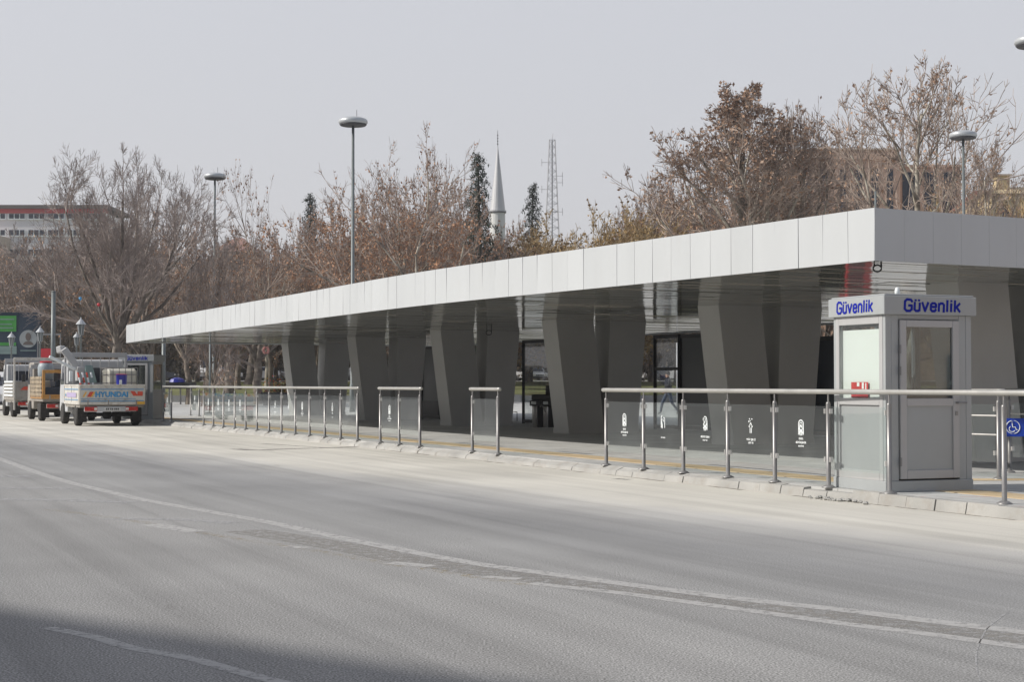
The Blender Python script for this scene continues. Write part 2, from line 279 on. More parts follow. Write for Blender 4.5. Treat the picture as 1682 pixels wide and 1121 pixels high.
# ------------------------------------------------------------------ mesh helpers
ORG = {}
class MB:
    def __init__(s): s.v = []; s.f = []; s.mi = []; s.cur = 0
    def face(s, *idx): s.f.append(idx); s.mi.append(s.cur)
    def poly(s, pts):
        b = len(s.v); s.v += [tuple(p) for p in pts]; s.face(*range(b, b + len(pts)))
    def hexa(s, a, b, c, d, A, B, C_, D):
        """bottom a b c d (ccw from above), top A B C D"""
        k = len(s.v); s.v += [tuple(p) for p in (a, b, c, d, A, B, C_, D)]
        for q in ((3, 2, 1, 0), (4, 5, 6, 7), (0, 1, 5, 4), (1, 2, 6, 5), (2, 3, 7, 6), (3, 0, 4, 7)): s.face(*[k + i for i in q])
    def box(s, x0, x1, y0, y1, z0, z1):
        s.hexa((x0, y0, z0), (x1, y0, z0), (x1, y1, z0), (x0, y1, z0), (x0, y0, z1), (x1, y0, z1), (x1, y1, z1), (x0, y1, z1))
    def bar(s, p, q, w, h, up=Vector((0, 0, 1))):
        p = Vector(p); q = Vector(q); d = (q - p).normalized()
        if abs(d.dot(up)) > .98: up = Vector((1, 0, 0))
        r = d.cross(up).normalized() * w / 2; u = r.cross(d).normalized() * h / 2
        s.hexa(p - r - u, p + r - u, q + r - u, q - r - u, p - r + u, p + r + u, q + r + u, q - r + u)
    def tube(s, pts, rad, n=8, cap=True):
        pts = [Vector(p) for p in pts]; k0 = len(s.v); m = len(pts)
        if isinstance(rad, (int, float)): rad = [rad] * m
        d0 = (pts[1] - pts[0]).normalized(); ref = Vector((0, 0, 1)) if abs(d0.z) < .9 else Vector((1, 0, 0))
        for i, p in enumerate(pts):
            d = (pts[min(i + 1, m - 1)] - pts[max(i - 1, 0)]).normalized()
            a = d.cross(ref).normalized(); b = a.cross(d)
            for j in range(n):
                t = 2 * math.pi * j / n; s.v.append(tuple(p + (a * math.cos(t) + b * math.sin(t)) * rad[i]))
        for i in range(m - 1):
            for j in range(n):
                a = k0 + i * n + j; b = k0 + i * n + (j + 1) % n; s.face(a, b, b + n, a + n)
        if cap: s.face(*range(k0 + n - 1, k0 - 1, -1)); s.face(*range(k0 + (m - 1) * n, k0 + m * n))
    def lathe(s, prof, n=24, c=(0, 0, 0), axis='z'):
        k0 = len(s.v)
        for r, z in prof:
            for j in range(n):
                t = 2 * math.pi * j / n
                if axis == 'z': s.v.append((c[0] + r * math.cos(t), c[1] + r * math.sin(t), c[2] + z))
                else: s.v.append((c[0] + z, c[1] + r * math.cos(t), c[2] + r * math.sin(t)))
        for i in range(len(prof) - 1):
            for j in range(n):
                a = k0 + i * n + j; b = k0 + i * n + (j + 1) % n; s.face(a, b, b + n, a + n)
        s.face(*range(k0 + n - 1, k0 - 1, -1)); s.face(*range(k0 + (len(prof) - 1) * n, k0 + len(prof) * n))
    def prism(s, pts, vec):
        """polygon pts extruded by vec"""
        k = len(s.v); n = len(pts); vec = Vector(vec)
        s.v += [tuple(p) for p in pts] + [tuple(Vector(p) + vec) for p in pts]
        s.face(*range(k + n - 1, k - 1, -1)); s.face(*range(k + n, k + 2 * n))
        for i in range(n): j = (i + 1) % n; s.face(k + i, k + j, k + n + j, k + n + i)
    def build(s, name, mats, parent=None, bevel=0, smooth=False, origin=None):
        org = origin if origin is not None else ORG.get(parent.name if parent else None, Vector((0, 0, 0)))
        me = bpy.data.meshes.new(name)
        o3 = org
        me.from_pydata([(x - o3[0], y - o3[1], z - o3[2]) for x, y, z in s.v] if o3.length_squared > 0 else s.v, [], s.f)
        if not isinstance(mats, (list, tuple)): mats = [mats]
        for m in mats: me.materials.append(m)
        if len(mats) > 1: me.polygons.foreach_set('material_index', s.mi)
        if smooth: me.polygons.foreach_set('use_smooth', [True] * len(me.polygons))
        if bevel or smooth == 2:
            bm = bmesh.new(); bm.from_mesh(me)
            if bevel: bmesh.ops.bevel(bm, geom=bm.edges[:], offset=bevel, segments=1, affect='EDGES', clamp_overlap=True)
            bmesh.ops.recalc_face_normals(bm, faces=bm.faces[:]); bm.to_mesh(me); bm.free()
        me.update()
        o = bpy.data.objects.new(name, me); COL.objects.link(o)
        if parent: o.parent = parent; ORG[o.name] = org
        else: o.location = org
        return o
def tag(o, label=None, cat=None, group=None, kind=None):
    if label: o['label'] = label
    if cat: o['category'] = cat
    if group: o['group'] = group
    if kind: o['kind'] = kind
    return o
def thing(name, label, cat, loc=(0, 0, 0), rz=0, group=None, world=False):
    """an Empty at the thing's base; world=True: its parts are given in world coordinates"""
    o = bpy.data.objects.new(name, None); COL.objects.link(o); o.location = loc; o.rotation_euler = (0, 0, rz)
    o.empty_display_size = .2
    if world: ORG[o.name] = Vector(loc)
    return tag(o, label, cat, group)
def struct(name, mb, m): return tag(mb.build(name, m), kind='structure')
def copy_tree(o, parent=None):
    c = o.copy(); COL.objects.link(c); c.parent = parent
    for ch in [q for q in o.children]: copy_tree(ch, c)
    return c
def text_geo(s, bold=0.0):
    cu = bpy.data.curves.new('t', 'FONT'); cu.body = s; cu.size = 1; cu.offset = bold; cu.resolution_u = 4
    o = bpy.data.objects.new('t', cu); COL.objects.link(o); bpy.context.view_layer.update()
    me = o.evaluated_get(bpy.context.evaluated_depsgraph_get()).to_mesh()
    v = [tuple(q.co) for q in me.vertices]; f = [tuple(p.vertices) for p in me.polygons]
    o.to_mesh_clear(); bpy.data.objects.remove(o); bpy.data.curves.remove(cu); return v, f
TC = {}
GLY = {'G': (.62, [[(.60, .80), (.50, .95), (.22, .98), (.08, .82), (.08, .20), (.22, .03), (.45, .03), (.58, .16), (.58, .48), (.36, .48)]]),
 'u': (.50, [[(.08, .74), (.08, .16), (.18, .04), (.34, .04), (.44, .14)], [(.44, .74), (.44, 0)]]), 'v': (.50, [[(.04, .74), (.25, .04), (.46, .74)]]),
 'e': (.50, [[(.08, .40), (.45, .40), (.45, .58), (.36, .70), (.18, .70), (.08, .58), (.08, .18), (.18, .05), (.36, .05), (.45, .18)]]),
 'n': (.50, [[(.08, 0), (.08, .74)], [(.08, .58), (.20, .70), (.34, .70), (.44, .58), (.44, 0)]]), 'l': (.20, [[(.10, 0), (.10, 1)]]), 'i': (.20, [[(.10, 0), (.10, .74)], [(.10, .84), (.10, 1)]]),
 'k': (.50, [[(.08, 0), (.08, 1)], [(.46, .74), (.12, .34)], [(.20, .42), (.48, 0)]]), 'dots': (0, [[(.13, .84), (.13, 1)], [(.38, .84), (.38, 1)]])}
def bold_word(mb, word, origin, ux, uz, out, width, height, sw=.15, shear=.04):
    """heavy condensed lettering made of strokes, lower left at origin"""
    ux = Vector(ux); uz = Vector(uz); out = Vector(out); tot = sum(GLY['u' if c == 'ü' else c][0] + .09 for c in word) - .09
    x = 0; sx = width / tot; k = 0
    for c in word:
        g = GLY['u' if c == 'ü' else c]; st = g[1] + (GLY['dots'][1] if c == 'ü' else [])
        for line in st:
            P = [Vector(origin) + ux * ((x + a + shear * b) * sx) + uz * (b * height) for a, b in line]
            for a, b in zip(P, P[1:]):
                k += 1; d = (b - a).normalized(); e = sw * sx * .25 if len(P) > 2 else 0; pr = d.cross(out) * (sw * sx / 2)
                q = out * (.002 + .0003 * (k % 7)); a2 = a - d * e; b2 = b + d * e
                mb.hexa(a2 - pr, b2 - pr, b2 + pr, a2 + pr, a2 - pr + q, b2 - pr + q, b2 + pr + q, a2 + pr + q)
        x += g[0] + .09
def add_text(mb, s, origin, ux, uy, width, height, bold=0.03, shear=0, thick=None):
    """lettering fitted into width x height, lower left at origin, on axes ux, uy"""
    if (s, bold) not in TC: TC[(s, bold)] = text_geo(s, bold)
    v, f = TC[(s, bold)]
    x0 = min(p[0] for p in v); x1 = max(p[0] for p in v); y0 = min(p[1] for p in v); y1 = max(p[1] for p in v)
    ux = Vector(ux).normalized(); uy = Vector(uy).normalized(); origin = Vector(origin)
    k = len(mb.v)
    for p in v:
        a = (p[0] - x0) / (x1 - x0) * width; b = (p[1] - y0) / (y1 - y0) * height
        mb.v.append(tuple(origin + ux * (a + shear * b) + uy * b))
    for q in f: mb.face(*[k + i for i in q])

# ------------------------------------------------------------------ light and sky
SUN_B, SUN_E = -97.0, 35.0
w = bpy.data.worlds.new('World'); scene.world = w; w.use_nodes = True; nt = w.node_tree
bg = nt.nodes['Background']; sky = N(nt, 'TexSky'); sky.sky_type = 'NISHITA'; sky.sun_disc = False
sky.sun_elevation = R(SUN_E); sky.sun_rotation = R(SUN_B); sky.air_density = 1.2; sky.dust_density = 5.0; sky.ozone_density = 2.0
veil = mixc(nt, .80, sky.outputs[0], (5.85, 5.80, 6.05))
wg_ = N(nt, 'NewGeometry'); wtc = N(nt, 'TexCoord'); wsp = N(nt, 'SeparateXYZ'); nt.links.new(wtc.outputs['Generated'], wsp.inputs[0])
elv = ramp(nt, wsp.outputs[2], [(0.0, (1.0, 1.0, 1.0)), (.30, (.98, .99, 1.0)), (.9, (.74, .76, .80))])
back = ramp(nt, math_(nt, 'MULTIPLY_ADD', wsp.outputs[1], .5, .5), [(.18, (.45, .52, .63)), (.62, (1.0, 1.0, 1.0))])
veil = mixc(nt, 1.0, veil, mixc(nt, 1.0, elv, back, 'MULTIPLY'), 'MULTIPLY')
nt.links.new(veil, bg.inputs[0]); bg.inputs[1].default_value = .11
sd = bpy.data.lights.new('sun', 'SUN'); so = bpy.data.objects.new('sun', sd); COL.objects.link(so)
sd.energy = 3.8; sd.angle = R(1.0); sd.color = (1, .95, .88)
sv = Vector((math.sin(R(SUN_B)) * math.cos(R(SUN_E)), math.cos(R(SUN_B)) * math.cos(R(SUN_E)), math.sin(R(SUN_E))))
so.rotation_euler = (-sv).to_track_quat('-Z', 'Y').to_euler(); so.location = (-30, -5, 40)
scene.view_settings.view_transform = 'Standard'; scene.view_settings.look = 'None'; scene.view_settings.exposure = .2; scene.view_settings.gamma = 1

# ------------------------------------------------------------------ hazy air
hz = bpy.data.materials.new('hazy_air'); hz.use_nodes = True; hn = hz.node_tree; hn.nodes.clear(); ho = N(hn, 'OutputMaterial'); pv = N(hn, 'VolumePrincipled')
pv.inputs['Color'].default_value = (.95, .96, 1, 1); pv.inputs['Density'].default_value = .00042; pv.inputs['Anisotropy'].default_value = .3; hn.links.new(pv.outputs[0], ho.inputs['Volume'])
# ------------------------------------------------------------------ ground
KD = Vector((-.4147, .91, 0)); KN = Vector((-.91, -.4147, 0)); K0 = Vector((5.17 - .07, 15.97 - .03, 0))
def kerb(s, u=0, z=0): return K0 + KD * s + KN * u + Vector((0, 0, z))
mb = MB(); mb.poly([(-700, -400, 0), (700, -400, 0), (700, 1200, 0), (-700, 1200, 0)]); struct('road', mb, M['road'])
PZ = .12
mb = MB(); a = kerb(-40); b = kerb(100)
mb.prism([(a.x + .14, a.y, -.02), (60, -20, -.02), (130, 60, -.02), (130, 111, -.02), (b.x + .14, 111, -.02), (b.x + .14, b.y, -.02)], (0, 0, PZ + .02)); struct('pavement', mb, M['paving'])
mb = MB(); s = -38.0
while s < 60:
    L = rnd.uniform(.47, .50); j = rnd.uniform(-.012, .012); h = PZ + .006 + rnd.uniform(-.008, .006); hh = max(h * 1, .05)
    if 2.6 < s < 3.3: h -= .035
    gap = rnd.choice((.008, .012, .02)) if s < 6 else .004
    p = [kerb(s, j - .15), kerb(s, j + .015), kerb(s + L - gap, j + .015), kerb(s + L - gap, j - .15)]
    t = [kerb(s, j - .15), kerb(s, j - .02), kerb(s + L - gap, j - .02), kerb(s + L - gap, j - .15)]
    lo = [q + Vector((0, 0, -.05)) for q in p]; fz = min(1, max(.42, 1 - (s - 2) * .07)); hi = [t[0] + Vector((0, 0, h)), t[1] + Vector((0, 0, h * fz)), t[2] + Vector((0, 0, h * fz)), t[3] + Vector((0, 0, h))]
    mb.hexa(lo[0], lo[3], lo[2], lo[1], hi[0], hi[3], hi[2], hi[1]); s += L
struct('kerb', mb, M['kerb'])
# tactile strips
mb = MB()
mb.hexa(*[kerb(s_, u_, z_) for z_ in (PZ, PZ + .006) for s_, u_ in ((-30, -1.42), (-30, -.88), (52, -.88), (52, -1.42))])
q0 = Vector((5.6, 20.55, PZ)); mb.hexa(*[Vector((x_, y_, z_)) for z_ in (PZ, PZ + .005) for x_, y_ in ((4.9, 20.35), (24, 21.6), (24, 22.05), (4.7, 20.75))])
struct('tactile_paving', mb, M['yellow_tile'])
# lawn beyond
def T(Y):
    if Y < 108: return PZ
    if Y < 130: return .50 + (Y - 108) * .045
    return 1.49 + (Y - 130) * .006
mb = MB(); ys = [108.4, 112, 118, 124, 130, 150, 180, 240, 400, 900]
for i in range(len(ys) - 1):
    for j in range(20):
        x0, x1 = -300 + j * 30, -270 + j * 30
        mb.poly([(x0, ys[i], T(ys[i])), (x1, ys[i], T(ys[i])), (x1, ys[i + 1], T(ys[i + 1])), (x0, ys[i + 1], T(ys[i + 1]))])
struct('lawn', mb, M['lawn'])
mb = MB(); mb.box(-300, 300, 108, 108.4, -.1, .58)
for k in range(60): mb.box(-300 + k * 10, -299.4 + k * 10, 107.9, 108.42, -.1, .62)
tag(mb.build('low_wall', M['concrete']), 'long low grey concrete wall along the front edge of the park lawn', 'wall')
mb = MB(); mb.hexa((-300, 144, T(144) + .01), (300, 144, T(144) + .01), (300, 160, T(160) + .01), (-300, 160, T(160) + .01), (-300, 144, T(144) + .03), (300, 144, T(144) + .03), (300, 160, T(160) + .03), (-300, 160, T(160) + .03))
struct('park_road', mb, M['concrete'])

# road markings
def strip_px(mb, pts, w, z=.0016):
    P = [gp(x, y, z) for x, y in pts]; n = len(P)
    # smooth subdivision
    Q = []
    for i in range(n - 1):
        p0 = P[max(i - 1, 0)]; p1 = P[i]; p2 = P[i + 1]; p3 = P[min(i + 2, n - 1)]
        for k in range(6):
            t = k / 6; Q.append(.5 * ((2 * p1) + (p2 - p0) * t + (2 * p0 - 5 * p1 + 4 * p2 - p3) * t * t + (3 * p1 - p0 - 3 * p2 + p3) * t ** 3))
    Q.append(P[-1]); m = len(Q); k0 = len(mb.v)
    for i, q in enumerate(Q):
        d = (Q[min(i + 1, m - 1)] - Q[max(i - 1, 0)]).normalized(); nn = Vector((-d.y, d.x, 0)) * w / 2
        mb.v += [tuple(q + nn)[:2] + (z,), tuple(q - nn)[:2] + (z,)]
    for i in range(m - 1): a = k0 + 2 * i; mb.face(a, a + 1, a + 3, a + 2)
LA = [(-60, 733), (0, 754.5), (59, 776), (118, 794), (177, 808), (236, 821.7), (335, 839.5), (433, 857), (560, 884.3), (654, 903), (785, 927), (936, 948), (1120, 972.5), (1254, 989), (1387, 1003), (1521, 1020), (1682, 1039), (1800, 1053)]
LB = [(872, 959), (1011, 974), (1120, 988.5), (1254, 1007), (1387, 1025.5), (1521, 1042), (1682, 1064), (1800, 1080)]
mb = MB(); strip_px(mb, LA, .16); strip_px(mb, LB, .13)
struct('road_line', mb, M['paint'])
mb = MB(); strip_px(mb, [(796, 948), (853, 952)], .12); strip_px(mb, [(639, 925), (709, 931)], .17); strip_px(mb, [(468, 898), (505, 901)], .13); strip_px(mb, [(248, 862), (323, 874)], .22)
struct('road_dashes', mb, M['paint']); mb = MB()
strip_px(mb, [(79, 1032), (157, 1048), (220, 1066), (315, 1083), (394, 1105), (470, 1124)], .09); struct('rubbed_line', mb, M['paint_mid'])
mb = MB(); strip_px(mb, [(-40, 783), (51, 783)], .35); strip_px(mb, [(-40, 802), (118, 803)], .3); strip_px(mb, [(-40, 820.5), (100, 822), (216, 826)], .3); strip_px(mb, [(173, 853), (290, 854), (386, 860)], .2)
strip_px(mb, [(1660, 1003), (1625, 1030), (1612, 1050), (1604, 1072), (1604, 1098), (1610, 1120)], .009)
struct('road_scuffs', mb, M['paint_faint'])
mb = MB(); strip_px(mb, [(79, 838), (140, 845), (212, 855), (290, 868), (400, 887), (500, 902), (610, 922), (700, 935), (800, 951), (880, 962)], .12, .0012); struct('yellow_line', mb, M['paint_yellow'])
mb = MB(); strip_px(mb, [(400, 872), (560, 898), (700, 925), (900, 953), (1120, 980), (1387, 1014), (1682, 1052), (1800, 1067)], .42, .0008); struct('dust_between_lines', mb, M['dust_yellow'])
mb = MB(); strip_px(mb, [(386, 738), (420, 740), (470, 738), (540, 736), (590, 734)], .28); strip_px(mb, [(430, 729), (520, 735), (585, 737)], .12); strip_px(mb, [(1010, 787), (1035, 788.5)], .16); struct('tyre_stains', mb, worn_paint('dark_stain', (.16, .15, .14), .40))
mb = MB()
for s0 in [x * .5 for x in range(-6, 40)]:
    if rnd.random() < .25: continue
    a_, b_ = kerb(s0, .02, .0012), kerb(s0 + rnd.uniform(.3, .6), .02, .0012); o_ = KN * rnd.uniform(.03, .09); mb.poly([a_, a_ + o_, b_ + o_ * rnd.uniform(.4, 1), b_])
struct('gutter_dirt_shade', mb, worn_paint('gutter_dirt_shade', (.17, .15, .125), .38))  # gutter dirt, with the shade at the kerb foot painted into it
# crumbled concrete at the broken kerb
mb = MB()
for k in range(46):
    p = kerb(3.0 + rnd.gauss(0, .28), rnd.uniform(-.02, .16), 0); r = rnd.uniform(.012, .04)
    mb.lathe([(r * .6, 0), (r, r * .4), (r * .5, r * .9)], 5, (p.x, p.y, p.z))
tag(mb.build('rubble', M['kerb']), 'crumbled concrete lying at the broken kerb before the near security kiosk', 'rubble', kind='stuff')

# ------------------------------------------------------------------ canopy
FE = [(4.60, 20.05), (2.07, 24.6), (-1.70, 31.35), (-4.95, 38.4), (-10.25, 50.0), (-14.75, 60.5)]
def resample(P, step):
    P = [Vector((x, y, 0)) for x, y in P]; Q = []; n = len(P)
    for i in range(n - 1):
        p0 = P[max(i - 1, 0)]; p1 = P[i]; p2 = P[i + 1]; p3 = P[min(i + 2, n - 1)]
        for k in range(40):
            t = k / 40; Q.append(.5 * ((2 * p1) + (p2 - p0) * t + (2 * p0 - 5 * p1 + 4 * p2 - p3) * t * t + (3 * p1 - p0 - 3 * p2 + p3) * t ** 3))
    Q.append(P[-1]); out = [Q[0]]; acc = 0
    for a, b in zip(Q, Q[1:]):
        L = (b - a).length
        while acc + L >= step: t = (step - acc) / L; a = a.lerp(b, t); out.append(a.copy()); L = (b - a).length; acc = 0
        acc += L
    return out, Q[-1]
ES, SO_ = Vector((.874, .486, 0)), 2.97
TOPZ = 3.61; DEPTH = 13.7
canopy = thing('canopy', 'long low white station canopy on paired leaning grey pillars beside the road', 'canopy', (-2, 40, 0), world=True)
fr, last = resample(FE, .5); fr.append(last)
if (fr[-1] - fr[-2]).length < .2: fr.pop(-2)
mb = MB(); mb.cur = 0
for i in range(len(fr) - 1):
    a, b = fr[i], fr[i + 1]; d = (b - a).normalized(); n = Vector((-d.y, d.x, 0)); n = n if n.dot(Vector((-1, -.5, 0))) > 0 else -n
    g = .0035; a2 = a + d * g; b2 = b - d * g
    t0, t1 = rnd.uniform(-.005, .005), rnd.uniform(-.005, .005); mb.cur = rnd.choice((0, 0, 0, 1, 2))
    o0 = Vector((0, 0, SO_ - .035)); o1 = Vector((0, 0, TOPZ))
    mb.hexa(a2 + o0 + n * t0, b2 + o0 + n * t1, b2 + o0 - n * .03, a2 + o0 - n * .03, a2 + o1 + n * t1, b2 + o1 + n * t0, b2 + o1 - n * .03, a2 + o1 - n * .03)
mb.build('front_fascia', [M['white_panel'], M['white_panel_b'], M['white_panel_c']], canopy)
mb = MB()
for i in range(len(fr) - 1):
    a, b = fr[i], fr[i + 1]; d = (b - a).normalized(); n = Vector((-d.y, d.x, 0)); n = n if n.dot(Vector((-1, -.5, 0))) > 0 else -n
    mb.hexa(*[p + Vector((0, 0, z)) for z in (SO_ - .02, TOPZ - .015) for p in (a - n * .034, b - n * .034, b - n * .1, a - n * .1)])
mb.build('fascia_backing', M['seam_grey'], canopy)
def off(p, o): return p + ES * o
mb = MB()
for e, (P0, sgn) in enumerate(((fr[0], -1), (fr[-1], 1))):
    nn = Vector((.486, -.874, 0)) * (1 if e == 0 else -1)
    k = 0
    while k < DEPTH - .01:
        k2 = min(k + .5, DEPTH); a = P0 + ES * (k + .0012) ; b = P0 + ES * (k2 - .0012)
        mb.hexa(*[p + Vector((0, 0, z)) for z in (SO_ - .035, TOPZ - .001) for p in (a + nn * .004, b + nn * .004, b - nn * .03, a - nn * .03)]); k = k2
    mb.build('end_fascia', M['white_panel'], canopy); mb = MB()
mb = MB()
for i in range(len(fr) - 1):
    a, b = off(fr[i], DEPTH), off(fr[i + 1], DEPTH)
    mb.hexa(*[p + Vector((0, 0, z)) for z in (SO_ - .035, TOPZ - .001) for p in (a, b, b - ES * .03, a - ES * .03)])
mb.build('rear_fascia', M['white_panel'], canopy)
mb = MB()
for i in range(len(fr) - 1):
    a, b = off(fr[i], .10), off(fr[i + 1], .10); A, B = off(fr[i], DEPTH - .04), off(fr[i + 1], DEPTH - .04)
    mb.hexa(*[p + Vector((0, 0, z)) for z in (SO_ + .03, TOPZ - .05) for p in (a, A, B, b)])
mb.build('roof_deck', M['roof_top'], canopy)
mb = MB(); st, _l = resample(FE, .30)
for i in range(len(st) - 1):
    a, b = st[i], st[i + 1]; d = (b - a).normalized(); g = .006
    nseg = 4; cuts = [0.06] + sorted(rnd.uniform(1.5 + 3 * q, 4 + 3 * q) for q in range(3)) + [DEPTH - .05]
    for q in range(nseg):
        z = SO_ + rnd.uniform(-.004, .004); tl = rnd.uniform(-.0022, .0022); tw = rnd.uniform(-.012, .012)
        c0, c1 = cuts[q] + .004, cuts[q + 1] - .004
        pa, pb, pc, pd = off(a + d * g, c0), off(b - d * g, c0), off(b - d * g, c1), off(a + d * g, c1)
        zz = [z - tl, z + tl, z + tl + tw * .3, z - tl + tw * .3]
        mb.hexa(*[p + Vector((0, 0, zz[k])) for k, p in enumerate((pa, pb, pc, pd))], *[p + Vector((0, 0, SO_ + .029)) for p in (pa, pb, pc, pd)])
mb.build('soffit', M['soffit'], canopy)
# paired leaning pillars
bases = [(4.05, 32.4)]
pil = [(10.3, 17.6), (7.33, 25.0), (4.51, 32.2), (1.43, 39.6), (-1.79, 47.1), (-5.02, 54.2), (-8.46, 62.2)]
RD = Vector((-.486, .874, 0)); TH = .72
for i, (x, y) in enumerate(pil):
    if i == 0: continue
    P0 = Vector((x, y, 0)) + RD * 0
    for leg, (b0, b1, t0, t1) in enumerate(((0, 1.05, -.38, .72), (1.10, 2.05, 1.22, 2.32))):
        mb = MB(); a, bq = P0, P0 + RD * TH
        # near face on the camera side at a (RD=0), far face at RD*TH
        mb.hexa(a + ES * b0 + Vector((0, 0, PZ)), a + ES * b1 + Vector((0, 0, PZ)), bq + ES * b1 + Vector((0, 0, PZ)), bq + ES * b0 + Vector((0, 0, PZ)),
                a + ES * t0 + Vector((0, 0, SO_ + .012)), a + ES * t1 + Vector((0, 0, SO_ + .012)), bq + ES * t1 + Vector((0, 0, SO_ + .012)), bq + ES * t0 + Vector((0, 0, SO_ + .012)))
        o = mb.build('leaning_pillar', M['pillar'], canopy, bevel=.006)
        mb = MB(); e = .02
        c = [a - RD * e + ES * (b0 - e), a - RD * e + ES * (b1 + e), bq + RD * e + ES * (b1 + e), bq + RD * e + ES * (b0 - e)]
        c2 = [q + ES * (-.012 if leg == 0 else .006) for q in c]
        mb.hexa(*[q + Vector((0, 0, PZ)) for q in c], *[q + Vector((0, 0, PZ + .12)) for q in c2]); mb.build('skirting', M['pillar'], o)
# hanging cable loops and spot lights under the canopy
def cable_loop(px, py, Y, r, label):
    c = vp(px, py, Y); t = thing('cable_loop', label, 'cable', (c.x, c.y, SO_), world=True); mb = MB()
    pts = [c + Vector((math.sin(a) * r * 1.0, 0, math.cos(a) * r * .8)) for a in [2 * math.pi * k / 18 for k in range(19)]]
    mb.tube(pts, .012, 5); mb.tube([Vector((c.x + r * .9, c.y, SO_)), c + Vector((r, 0, .02))], .012, 5); mb.tube([Vector((c.x - r * .7, c.y, SO_)), c + Vector((-r * .7, .02, r * .5))], .01, 5)
    mb.build('coil', M['black'], t)
cable_loop(1441, 441, 20.9, .055, 'black coiled cable hanging under the near corner of the canopy')
cable_loop(803, 547, 45, .08, 'small black cable loop hanging from the soffit between two pillars')

# ------------------------------------------------------------------ glass screens in black frames at the back of the platform
def sp_(s, o=11.0, z=0): return Vector((4.6, 20.05, z)) + ES * o + RD * s
def screen(s0, s1, top, label, matp, low=None, beam=None):
    a, b = sp_(s0), sp_(s1); t = thing('glass_screen', label, 'screen', (a.x, a.y, PZ), world=True)
    mb = MB()
    for p in (a, b): mb.bar(p + Vector((0, 0, PZ)), p + Vector((0, 0, top)), .09, .09)
    mb.bar(a + Vector((0, 0, top - .05)), b + Vector((0, 0, top - .05)), .085, .1)
    mb.bar(a + Vector((0, 0, PZ + .07)), b + Vector((0, 0, PZ + .07)), .08, .1)
    if beam: mb.bar(a + Vector((0, 0, beam)), b + Vector((0, 0, beam)), .08, .08)
    mb.build('frame', M['black'], t)
    mb = MB(); mb.bar(a.lerp(b, .02) + Vector((0, 0, (top + PZ) / 2)), a.lerp(b, .98) + Vector((0, 0, (top + PZ) / 2)), .02, top - PZ - .16); mb.build('pane', matp, t)
    if low:
        mb = MB(); q = ES * -.03; mb.bar(a.lerp(b, .05) + q + Vector((0, 0, PZ + .4)), a.lerp(b, .95) + q + Vector((0, 0, PZ + .4)), .03, .5); mb.build('kick_panel', M['black'], t)
    return t
screen(13.3, 14.7, 2.5, 'dark blue advertising screen in black frame left of the near security kiosk', M['screen_navy'], True)
screen(18.2, 19.85, 2.70, 'grey panel in black frame leaning pillar to its right and walker to its left', M['screen_grey'], True)
screen(19.93, 21.1, 2.72, 'clear door bay in black frame with the walking person behind it', M['screen_pane'], False, 1.78)
screen(26.6, 28.5, 2.75, 'clear glass bay in black frame behind the ticket gate', M['screen_pane'], False)
screen(34.4, 35.85, 2.7, 'dark glazed bay in black frame behind the short middle railing', M['screen_grey'], True)

# ticket gate
p = gp(890, 703, PZ); t = thing('ticket_gate', 'black ticket gate with two pale steel legs beside the fourth leaning pillar', 'gate', (p.x, p.y, PZ), R(-8))
mb = MB(); mb.lathe([(.07, 0), (.07, .6), (.06, .62)], 12, (-.21, 0, 0)); mb.build('leg', M['steel_pale'], t, smooth=True)
mb = MB(); mb.lathe([(.07, 0), (.07, .6), (.06, .62)], 12, (.11, 0, 0)); mb.build('leg', M['steel_pale'], t, smooth=True)
mb = MB(); mb.box(-.34, -.02, -.1, .5, .62, .78); mb.box(0, .30, -.1, .5, .62, .78); mb.box(-.30, .28, .0, .4, .78, .95); mb.box(.05, .32, .45, .6, 0, 1.2); mb.box(-.2, .0, .45, .6, 0, .7); mb.build('housing', M['black'], t, bevel=.02)
for dx in (-.22, .12):
    mb = MB(); mb.box(dx - .07, dx + .07, -.13, -.1, .66, .75); mb.build('card_reader', M['sticker_white'], t, bevel=.01)
for dx in (.02,):
    mb = MB(); mb.tube([(dx, -.05, .68), (dx - .02, -.35, .6)], .02, 6); mb.tube([(dx, -.05, .66), (dx + .1, -.2, .45)], .02, 6); mb.build('turnstile_arm', M['steel'], t)

# ------------------------------------------------------------------ railings with glass
def emblem_mesh(keep=1.0, seed=0):
    rr = random.Random(seed); jj = [0]; mb = MB(); X = Vector((1, 0, 0)); Z = Vector((0, 0, 1))
    def seg(pts, w=.012):
        for a, b in zip(pts, pts[1:]):
            if rr.random() > keep: continue
            jj[0] += 1; yy = -.0004 * (jj[0] % 9); mb.bar((a[0], yy, a[1]), (b[0], yy, b[1]), .002, w * 1.15)
    arch = lambda r, h: [(-r, -.09), (-r, h)] + [(-r * math.cos(k * math.pi / 8), h + r * math.sin(k * math.pi / 8)) for k in range(9)] + [(r, h), (r, -.09)]
    seg(arch(.052, .04)); seg(arch(.028, .035), .009)
    seg([(-.02, .0), (0, .035), (.02, .0)], .012); seg([(-.03, -.03), (.03, -.03)], .014); seg([(-.05, -.065), (0, -.045), (.05, -.065)], .012)
    seg([(-.016, -.03), (-.016, -.10)], .012); seg([(.016, -.03), (.016, -.10)], .012)
    # double headed form reduced to wing strokes
    seg([(-.045, -.01), (-.02, -.02)], .014); seg([(.045, -.01), (.02, -.02)], .014)
    for sline, w_, h_, z_ in (('KONYA', .09, .028, -.152), ('BÜYÜKŞEHİR', .22, .038, -.203), ('BELEDİYESİ', .12, .022, -.238)):
        if rr.random() > keep + .1: continue
        if keep < 1: sline = ''.join(ch if rr.random() < keep + .15 else ' ' for ch in sline).strip() or 'A'
        add_text(mb, sline, (-w_ / 2, -.001, z_), X, Z, w_, h_, .035)
    return mb
EM = {}
